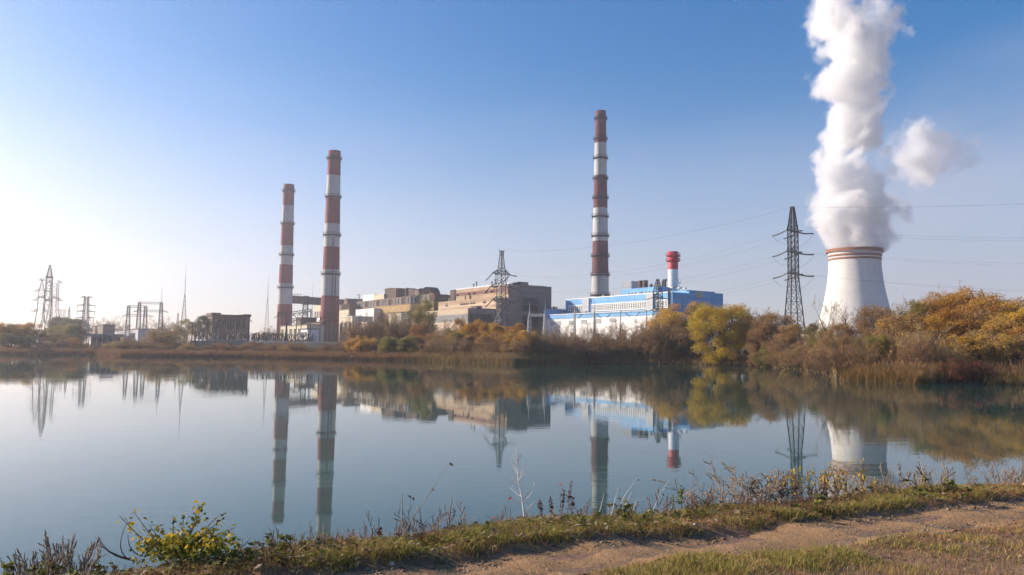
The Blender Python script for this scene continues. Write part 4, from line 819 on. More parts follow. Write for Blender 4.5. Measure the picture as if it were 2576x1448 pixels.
def portal(px, Y, yt, w, label, ym, armw, spike=None):
    b = base_at(px, Y); r = thing('portal_pylon', b, label, 'pylon', 'portal pylons by the switchyard'); z = lambda y: at(px, y, Y).z - b.z
    for s in (-1, 1):
        mb = MB(); lattice(mb, b + Vector((w * s, .5 * s, 0)), [(-.3, 1.4), (z(ym), .75), (z(yt), .6)], .2, .14, .07); mb.build('post', M['galv'], r)
    for y in (yt + 1, ym):
        mb = MB(); p = b + Vector((0, 0, z(y)))
        for dz in (-.5, .5):
            for dy in (-.5, .5): mb.tube(p + Vector((-w - .7, dy, dz)), p + Vector((w + .7, dy + .2, dz)), .13, n=4)
        for k in range(6): x0 = -w + k * w / 3; mb.tube(p + Vector((x0, -.5, -.5)), p + Vector((x0 + w / 3, -.5, .5)), .08, n=3)
        mb.build('beam', M['galv'], r)
    mb = MB(); p = b + Vector((0, 0, z(ym)))
    for s in (-1, 1): mb.tube(p + Vector((w * s, 0, 0)), p + Vector((armw * s, 1.0, -.6)), .16, n=5); mb.tube(p + Vector((w * s, 0, 1.2)), p + Vector((armw * s, 1.0, -.6)), .1, n=4)
    mb.build('side_arm', M['galv'], r)
    if spike: mb = MB(); mb.tube(b + Vector((w, .5, z(yt))), b + Vector((w, .5, z(spike))), .14, .04, n=5); mb.build('lightning_rod', M['galv'], r)
portal(340, 450, 771, 4.6, 'left of two hazy portal pylons near the switchyard', 794, 9)
portal(373, 450, 762, 6.0, 'right of two hazy portal pylons, with a thin spike on top', 783, 10, 722)
def mast(px, Y, yt, yl, h0, label, m='galv'):
    b = base_at(px, Y); r = thing('lightning_mast', b, label, 'mast', 'slim lightning masts'); z = lambda y: at(px, y, Y).z - b.z
    mb = MB(); lattice(mb, b, [(-.3, h0), (z(yl), .22)], .3, .11, .055, .9); mb.build('lattice_base', M[m], r)
    mb = MB(); mb.tube(b + Vector((0, 0, z(yl) - .5)), b + Vector((0, 0, z((yl + yt) / 2))), .2, .12, n=6); mb.tube(b + Vector((0, 0, z((yl + yt) / 2))), b + Vector((0, 0, z(yt))), .1, .03, n=5); mb.build('rod', M[m], r)
mast(459, 480, 657, 742, 2.2, 'tallest slim lightning mast left of the brick control house')
mast(444, 520, 783, 790, 1.5, 'short slim mast beside the tallest lightning mast')
mast(669, 520, 693, 752, 1.9, 'slim lightning mast just left of the shortest chimney')
mast(782, 620, 712, 780, 1.5, 'thin lightning mast seen between the two left chimneys')
mast(1331.5, 262, 761, 796, .5, 'pale slim lightning rod on the left post in front of the tan hall', 'palesteel'); mast(1371, 262, 757, 794, .5, 'pale slim lightning rod at the left corner of the white annex', 'palesteel')
mast(1445, 300, 755, 790, .5, 'pale slim lightning rod in front of the left end of the blue hall', 'palesteel'); mast(1495, 300, 750, 790, .5, 'pale slim lightning rod in front of the blue hall window band', 'palesteel')
# gantries: posts and a beam with insulators
def gantry(beam, posts, Y, label, m, ins=0, r_=.16, rzv=0, group='switchyard gantries', solid=True):
    x0, y0 = beam[0]; b = base_at(x0, Y); g = thing('gantry', b, label, 'gantry', group)
    pts = [at(x, y, Y + 14 * i / max(1, len(beam) - 1)) for i, (x, y) in enumerate(beam)]
    mb = MB()
    for a, c in zip(pts[:-1], pts[1:]):
        for dz in (-.45, .45): mb.tube(a + Vector((0, 0, dz)), c + Vector((0, 0, dz)), r_, n=4)
        n = max(3, int((c - a).length / 1.2))
        for k in range(n): mb.tube(a.lerp(c, k / n) + Vector((0, 0, -.45)), a.lerp(c, (k + 1) / n) + Vector((0, 0, .45)), r_ * .5, n=3)
    mb.build('beam', M[m], g)
    def on(px):
        for i in range(len(beam) - 1):
            if beam[i][0] <= px <= beam[i + 1][0]: f = (px - beam[i][0]) / (beam[i + 1][0] - beam[i][0]); return pts[i].lerp(pts[i + 1], f)
        return pts[0] if px < beam[0][0] else pts[-1]
    for px in posts:
        p = on(px); mb = MB(); gr = gz1(p.x, p.y)
        if solid: mb.tube((p.x, p.y, gr), (p.x, p.y, p.z + .6), .24, .2, n=6)
        else: lattice(mb, Vector((p.x, p.y, gr)), [(-.3, 1.1), (p.z - gr, .4)], .3, .1, .06)
        mb.build('post', M[m], g)
    for k in range(ins):
        f = (k + .5) / ins; px = beam[0][0] + (beam[-1][0] - beam[0][0]) * f; p = on(px); mb = MB(); sg = 1 if k % 2 else -1
        string(mb, p + Vector((0, 0, -.4)), p + Vector((1.7 * sg, -1.2, -1.9)), .17, 6, .1); mb.build('insulator_string', M['insul'], g)
    return g
gantry([ZL(700, 480), ZL(1000, 440), ZL(1790, 385)], [ZL(x, 0)[0] for x in (720, 878, 1010, 1155, 1285, 1440, 1650, 1760)], 300, 'brown gantry with insulators in front of the brick control house', 'rust', 14)
gantry([ZL(330, 560), ZL(500, 545)], [ZL(x, 0)[0] for x in (330, 400, 500)], 320, 'short gantry left of the brick control house among bushes', 'rust', 4)
gantry([ZS(545, 300), ZS(920, 280), ZS(1390, 210)], [ZS(x, 0)[0] for x in (560, 765, 1380)], 330, 'long gantry crossing in front of the shortest chimney', 'rust', 12)
gantry([ZS(1610, 415), ZS(1850, 375), ZS(1985, 355)], [ZS(x, 0)[0] for x in (1615, 1730, 1845, 1975)], 320, 'short gantry in front of the thickest chimney foot', 'rust', 6)
gantry([ZS(780, 490), ZS(1060, 420), ZS(1150, 440)], [ZS(x, 0)[0] for x in (780, 1020, 1140)], 345, 'low gantry between the two left chimneys', 'rust', 4)
gantry([Z3(1505, 910), Z3(1708, 905)], [Z3(x, 0)[0] for x in (1508, 1703)], 262, 'pale gantry with two lattice posts in front of the tan hall end wall', 'palesteel', 3, .14, solid=False)
gantry([Z4(565, 857), Z4(785, 850), Z4(1380, 828)], [Z4(x, 0)[0] for x in (566, 786, 1080, 1376)], 292, 'pale gantry with slim posts along the white annex', 'palesteel', 5, .11)
# disconnector units: a low frame with two leaning insulator posts
def disconnector():
    r = thing('disconnector', (0, 0, 0), 'dark disconnector with two leaning insulator posts in the switchyard row', 'disconnector', 'disconnectors in the switchyard row')
    mb = MB(); mb.box(-1.3, 1.3, -.25, .25, .95, 1.2)
    for s in (-1, 1): mb.tube((s, 0, 0), (s, 0, .95), .13, n=5)
    mb.build('stand', M['concrete'], r)
    for s in (-1, 1):
        mb = MB(); string(mb, Vector((.6 * s, 0, 1.2)), Vector((.6 * s + .45 * s, 0, 3.5)), .24, 6, 0); mb.build('insulator_post', M['porcelain'], r)
    mb = MB(); mb.tube((-1.05, 0, 3.5), (.9, 0, 3.65), .07, n=4); mb.build('contact_arm', M['galv'], r); return r
dp = disconnector(); rnd = random.Random(5)
for i in range(58):
    px = 498 + i * 5.1 + rnd.uniform(-1.5, 1.5); Y = 292 + rnd.choice((0, 0, 9, 18)) + rnd.uniform(-2, 2); o = dp if i == 0 else copy_tree(dp); o.location = base_at(px, Y); o.rotation_euler.z = rnd.uniform(-.8, .8); s = rnd.uniform(.85, 1.15); o.scale = (s, s, s)
#PART5
# ------------------------------------------------------------------ plants: generators
def tubes_np(segs, n_of=lambda r: 3):
    """many tapered twigs -> one vertex / quad array"""
    A = np.array([s[0] for s in segs], float); Bp = np.array([s[1] for s in segs], float); ra = np.array([s[2] for s in segs]); rb = np.array([s[3] for s in segs])
    d = Bp - A; L = np.linalg.norm(d, axis=1, keepdims=True); L[L == 0] = 1; d /= L
    h = np.where(np.abs(d[:, 2:3]) < .9, np.array([[0, 0, 1.]]), np.array([[1., 0, 0]])); a = np.cross(d, h); a /= np.linalg.norm(a, axis=1, keepdims=True); b = np.cross(d, a)
    vs, fs, base = [], [], 0
    for n, sel in ((3, ra < .06), (6, ra >= .06)):
        k = np.where(sel)[0]
        if len(k) == 0: continue
        t = 2 * np.pi * np.arange(n) / n; c, s_ = np.cos(t), np.sin(t)
        ring = lambda P, r: P[k][:, None, :] + r[k][:, None, None] * (a[k][:, None, :] * c[None, :, None] + b[k][:, None, :] * s_[None, :, None])
        v = np.concatenate([ring(A, ra), ring(Bp, rb)], 1); m_ = len(k); idx = base + np.arange(m_)[:, None] * 2 * n; i = np.arange(n)
        f = np.stack([idx + i, idx + (i + 1) % n, idx + n + (i + 1) % n, idx + n + i], -1).reshape(-1, 4); vs.append(v.reshape(-1, 3)); fs.append(f); base += m_ * 2 * n
    return np.concatenate(vs), np.concatenate(fs)
def leaves_np(P, size, rg, aspect=.6, droop=0.0):
    """rhombic leaves at points P"""
    P = np.asarray(P, float); n = len(P); s = size * rg.uniform(.6, 1.3, n)[:, None]
    d = rg.normal(size=(n, 3)); d[:, 2] -= droop; d /= np.linalg.norm(d, axis=1, keepdims=True); q = rg.normal(size=(n, 3)); q -= (q * d).sum(1, keepdims=True) * d; q /= np.linalg.norm(q, axis=1, keepdims=True)
    v = np.stack([P - d * s * .5, P + q * s * aspect * .5, P + d * s * .5, P - q * s * aspect * .5], 1).reshape(-1, 3); return v, np.arange(4 * n).reshape(n, 4)
def grow(rg, p, d, L, r, lev, maxlev, segs, tips, kids=(5, 5, 4, 3), spread=.75, up=.12, wob=.16, lenf=.58, n=4, start=.3):
    p = np.array(p, float); d = np.array(d, float); pts = [p]; 
    for i in range(n):
        d = d + rg.normal(size=3) * wob + np.array([0, 0, up]); d /= np.linalg.norm(d); q = p + d * L / n; r0 = r * (1 - .75 * i / n); r1 = r * (1 - .75 * (i + 1) / n)
        segs.append((p, q, r0, r1, lev)); p = q; pts.append((p, d.copy(), r1))
        if lev >= maxlev - 1: tips.append((p.copy(), d.copy(), lev))
    if lev < maxlev:
        k = kids[min(lev, len(kids) - 1)]
        for j in range(k):
            f = start + (1 - start) * (j + rg.uniform(.1, .9)) / k; i = min(n - 1, int(f * n)); s = segs[-(n - i)] if True else None
            s = (pts[i][0] if i else pts[0], pts[i + 1][0]); b0 = np.array(s[0]); b1 = np.array(s[1]); bp_ = b0 + (b1 - b0) * (f * n - i)
            dd = pts[i + 1][1]; o = rg.normal(size=3); o -= o.dot(dd) * dd; o /= np.linalg.norm(o); a = spread * rg.uniform(.6, 1.3); nd = dd * math.cos(a) + o * math.sin(a)
            grow2.append((bp_, nd, L * lenf * rg.uniform(.65, 1.2) * (1.1 - .45 * f), max(r * (1 - .7 * f) * .55, .006), lev + 1))
grow2 = []
def grow_all(rg, starts, maxlev, **kw):
    global grow2
    segs, tips = [], []; queue = list(starts)
    while queue:
        grow2 = []
        for (p, d, L, r, lev) in queue: grow(rg, p, d, L, r, lev, maxlev, segs, tips, **kw)
        queue = grow2
    return segs, tips
PROTO = {}
def add_proto(key, name, parts): PROTO[key] = (name, parts)
def twig_parts(segs, rmin, names=('trunk', 'twigs'), lev_cut=1, minr=.014):
    a = [s for s in segs if s[4] <= lev_cut]; b = [s for s in segs if s[4] > lev_cut]
    out_ = []
    for nm, ss in zip(names, (a, b)):
        if ss: ss = [(s[0], s[1], max(s[2], minr), max(s[3], minr * .7)) for s in ss]; v, f = tubes_np(ss); out_.append((nm, v, f))
    return out_
def bare_tree(key, name, seed, H=10, mats=('bark', 'twig'), lv=4, kids=(9, 6, 5, 3), leaf=None, nleaf=0, lsize=.2, spread=.65, stems=1, up=.10, minr=.016, lenf=.55, r0=None):
    rg = np.random.default_rng(seed); st = []
    for k in range(stems):
        a = rg.uniform(0, 6.28); t_ = 0.06 if stems == 1 else rg.uniform(.1, .45); st.append((np.array([math.cos(a) * .25 * (stems > 1), math.sin(a) * .25 * (stems > 1), -.1]), np.array([math.cos(a) * t_, math.sin(a) * t_, 1.0]), H * (.95 if stems == 1 else rg.uniform(.6, .9)), r0 or H * .016, 0))
    segs, tips = grow_all(rg, st, lv - 1, kids=kids, spread=spread, up=up, lenf=lenf)
    zm = max(s[1][2] for s in segs); k = H / zm; segs = [(s[0] * k, s[1] * k, s[2], s[3], s[4]) for s in segs]
    parts = [(nm, np_mesh(nm, v, f), M[mats[i]]) for i, (nm, v, f) in enumerate(twig_parts(segs, 0, minr=minr))]
    if nleaf:
        T = np.array([t[0] * k for t in tips]); i = rg.integers(0, len(T), nleaf); v, f = leaves_np(T[i] + rg.normal(size=(nleaf, 3)) * .18, lsize, rg); parts.append(('crown', np_mesh('crown', v, f), M[leaf]))
    add_proto(key, name, parts)
def leafy_tree(key, name, seed, H=14, W=9, base=.22, leaf='lf_yellow', nl=60, per=130, lobe=(1.0, 1.9), lsize=.28, droop=.0, flat=1.0, bark='bark', low=False):
    """limbs reach out to lobes of foliage spread unevenly through the crown"""
    rg = np.random.default_rng(seed); segs = []; P = []; cz = H * (base + (1 - base) * .5); rz_ = H * (1 - base) * .5; lobes = []
    while len(lobes) < nl:
        q = rg.normal(size=3); q /= np.linalg.norm(q); rr_ = rg.uniform(.35, 1) ** .5; q = q * rr_
        t_ = (q[2] + 1) / 2; wz_ = (1.0 if low else .8) if t_ < .45 else 1.0
        p = np.array([q[0] * W / 2 * wz_, q[1] * W / 2 * wz_, cz + q[2] * rz_]); lobes.append(p)
    main = []; nm_ = 6
    for k in range(nm_):
        a = 2 * math.pi * k / nm_ + rg.uniform(-.4, .4); e = np.array([math.cos(a) * W * .22, math.sin(a) * W * .22, H * rg.uniform(.5, .8)]); b = np.array([0, 0, H * base * rg.uniform(.5, 1.2)]); mid = (b + e) / 2 + np.array([0, 0, -.06 * H]); r = H * .013
        segs += [(b, mid, r, r * .8, 0), (mid, e, r * .8, r * .35, 0)]; main.append((b, mid, e))
    segs += [(np.array([0, 0, -.2]), np.array([.1, 0, H * base * .6]), H * .024, H * .02, 0), (np.array([.1, 0, H * base * .6]), np.array([0, .1, H * .62]), H * .02, H * .008, 0)]
    for p in lobes:
        m_ = main[int(np.argmin([np.linalg.norm(p - (m2[1] + m2[2]) / 2) for m2 in main]))]; f = rg.uniform(.2, 1); s = m_[1] + (m_[2] - m_[1]) * f; md = (s + p) / 2 + np.array([0, 0, .25]); segs += [(s, md, .06, .04, 1), (md, p, .04, .015, 1)]
        lr = rg.uniform(*lobe); n = int(4.6 * per * (lr / lobe[1]) ** 2 * rg.uniform(.5, 1.25)); q = rg.normal(size=(n, 3)); q /= np.linalg.norm(q, axis=1, keepdims=True); q *= (rg.uniform(.15, 1, n) ** .55)[:, None] * lr; q[:, 2] *= flat
        P.append(p + q * np.array([1, 1, .8]) - np.array([0, 0, 1]) * (droop * np.abs(rg.normal(size=n)) * .6)[:, None])
        for j in range(3):
            e = p + rg.normal(size=3) * lr * .5; segs.append((p, e, .018, .008, 1))
    P = np.concatenate(P); P = P[P[:, 2] > .15]
    v, f = leaves_np(P, lsize * .92, rg, .66, droop); parts = [('trunk', *[x for x in []])] if False else []
    tv, tf = tubes_np([s[:4] for s in segs]); parts = [('trunk', np_mesh('trunk', tv, tf), M[bark]), ('crown', np_mesh('crown', v, f), M[leaf])]; add_proto(key, name, parts)
def thicket(key, name, seed, H=5, W=6, twig='twig', leaf='lf_brown', nleaf=1800, lsize=.16, stems=16, kids=(7, 5, 3), minr=.016, bark='bark', lv=4):
    rg = np.random.default_rng(seed); st = []
    for k in range(stems):
        a = rg.uniform(0, 6.28); q = W * .33 * math.sqrt(rg.uniform()); t_ = rg.uniform(.05, .55); st.append((np.array([math.cos(a) * q, math.sin(a) * q, -.15]), np.array([math.cos(a) * t_, math.sin(a) * t_, 1.0]), H * rg.uniform(.55, .98) * (1.05 - .5 * q / W), .05, 0))
    segs, tips = grow_all(rg, st, lv - 1, kids=kids, spread=.6, up=.09, lenf=.5, start=.12)
    segs = [(s[0], s[1], s[2], s[3], s[4]) for s in segs]; parts = [(nm, np_mesh(nm, v, f), M[m_]) for (nm, v, f), m_ in zip(twig_parts(segs, 0, ('stems', 'twigs'), 0, minr), (bark, twig))]
    if nleaf:
        T = np.array([t[0] for t in tips]); i = rg.integers(0, len(T), nleaf); v, f = leaves_np(T[i] + rg.normal(size=(nleaf, 3)) * .22, lsize, rg); parts.append(('foliage', np_mesh('foliage', v, f), M[leaf]))
    add_proto(key, name, parts)
def plant(key, x, y, H, label, group=None, wid=1.0, rz=None, z=None, cat=None):
    name, parts = PROTO[key]; h0 = HREF[key]; s = H / h0; r = thing(name, (x, y, (gz1(x, y) if z is None else z) - .05), label, cat or name.split('_')[-1], group, prnd.uniform(0, 6.28) if rz is None else rz); r.scale = (s * wid, s * wid, s)
    for nm, me, m_ in parts: link_mesh(nm, me, m_, r)
    return r
prnd = random.Random(21); HREF = {}
# far-bank species
for i in range(3): bare_tree('bare%d' % i, 'bare_tree', 30 + i, 12, kids=(10, 7, 5, 3), stems=1, mats=('bark', 'twig')); HREF['bare%d' % i] = 12
for i in range(2): bare_tree('multi%d' % i, 'bare_tree', 40 + i, 12, stems=3, kids=(7, 6, 5, 3), leaf='lf_brown', nleaf=700, lsize=.16, mats=('bark', 'twig')); HREF['multi%d' % i] = 12
for i in range(3): bare_tree('tall%d' % i, 'bare_tree', 50 + i, 13, stems=2 if i else 1, kids=(8, 5, 4, 2), mats=('bark', 'twiggrey'), minr=.018, leaf='lf_brown', nleaf=150, lsize=.16); HREF['tall%d' % i] = 13
for i in range(4): thicket('thick%d' % i, 'bare_shrub', 60 + i, 6, 7, nleaf=2600 if i % 2 else 1500); HREF['thick%d' % i] = 6
for i in range(2): thicket('pale%d' % i, 'bare_shrub', 70 + i, 6, 6, twig='twiggrey', leaf='lf_gold', nleaf=900, bark='bark2'); HREF['pale%d' % i] = 6
leafy_tree('yellow', 'willow_tree', 81, 14, 12.5, .04, 'lf_yellow', 85, 190, (1.0, 1.9), .27, .5, low=True); HREF['yellow'] = 14.4
for i in range(2): leafy_tree('gold%d' % i, 'golden_tree', 84 + i, 13, 10, .12, 'lf_gold', 74, 130, (.8, 1.7), .25, .3); HREF['gold%d' % i] = 13.4
for i in range(2): leafy_tree('orange%d' % i, 'orange_tree', 87 + i, 12, 9, .2, 'lf_orange', 55, 105, (.8, 1.7), .26, .2); HREF['orange%d' % i] = 12.4
for i in range(2): leafy_tree('olive%d' % i, 'olive_green_tree', 90 + i, 12, 8, .2, 'lf_olive', 50, 110, (.8, 1.7), .27, .2); HREF['olive%d' % i] = 12.4
leafy_tree('green', 'green_tree', 93, 12, 8, .15, 'lf_green', 55, 130, (.8, 1.7), .28, .1); HREF['green'] = 12.4
leafy_tree('brownleaf', 'brown_tree', 94, 12, 9, .2, 'lf_brown', 60, 90, (.8, 1.7), .26, .1); HREF['brownleaf'] = 12.4
leafy_tree('bushy', 'leafy_shrub', 95, 6, 6.5, .0, 'lf_olive', 42, 150, (.7, 1.3), .22, .1, low=True); HREF['bushy'] = 6.3
leafy_tree('bushgold', 'leafy_shrub', 96, 6, 6.5, .0, 'lf_gold', 42, 150, (.7, 1.3), .22, .1, low=True); HREF['bushgold'] = 6.3
leafy_tree('bushbrown', 'leafy_shrub', 97, 6, 7, .0, 'lf_brown', 46, 140, (.7, 1.3), .2, .1, low=True); HREF['bushbrown'] = 6.3
leafy_tree('bushred', 'leafy_shrub', 98, 5, 8, .0, 'lf_red', 50, 130, (.6, 1.2), .17, .1, low=True); HREF['bushred'] = 5.2
leafy_tree('hedge', 'leafy_shrub', 99, 6, 6, .0, 'lf_gold', 60, 200, (.7, 1.2), .19, .0, low=True); HREF['hedge'] = 6.2

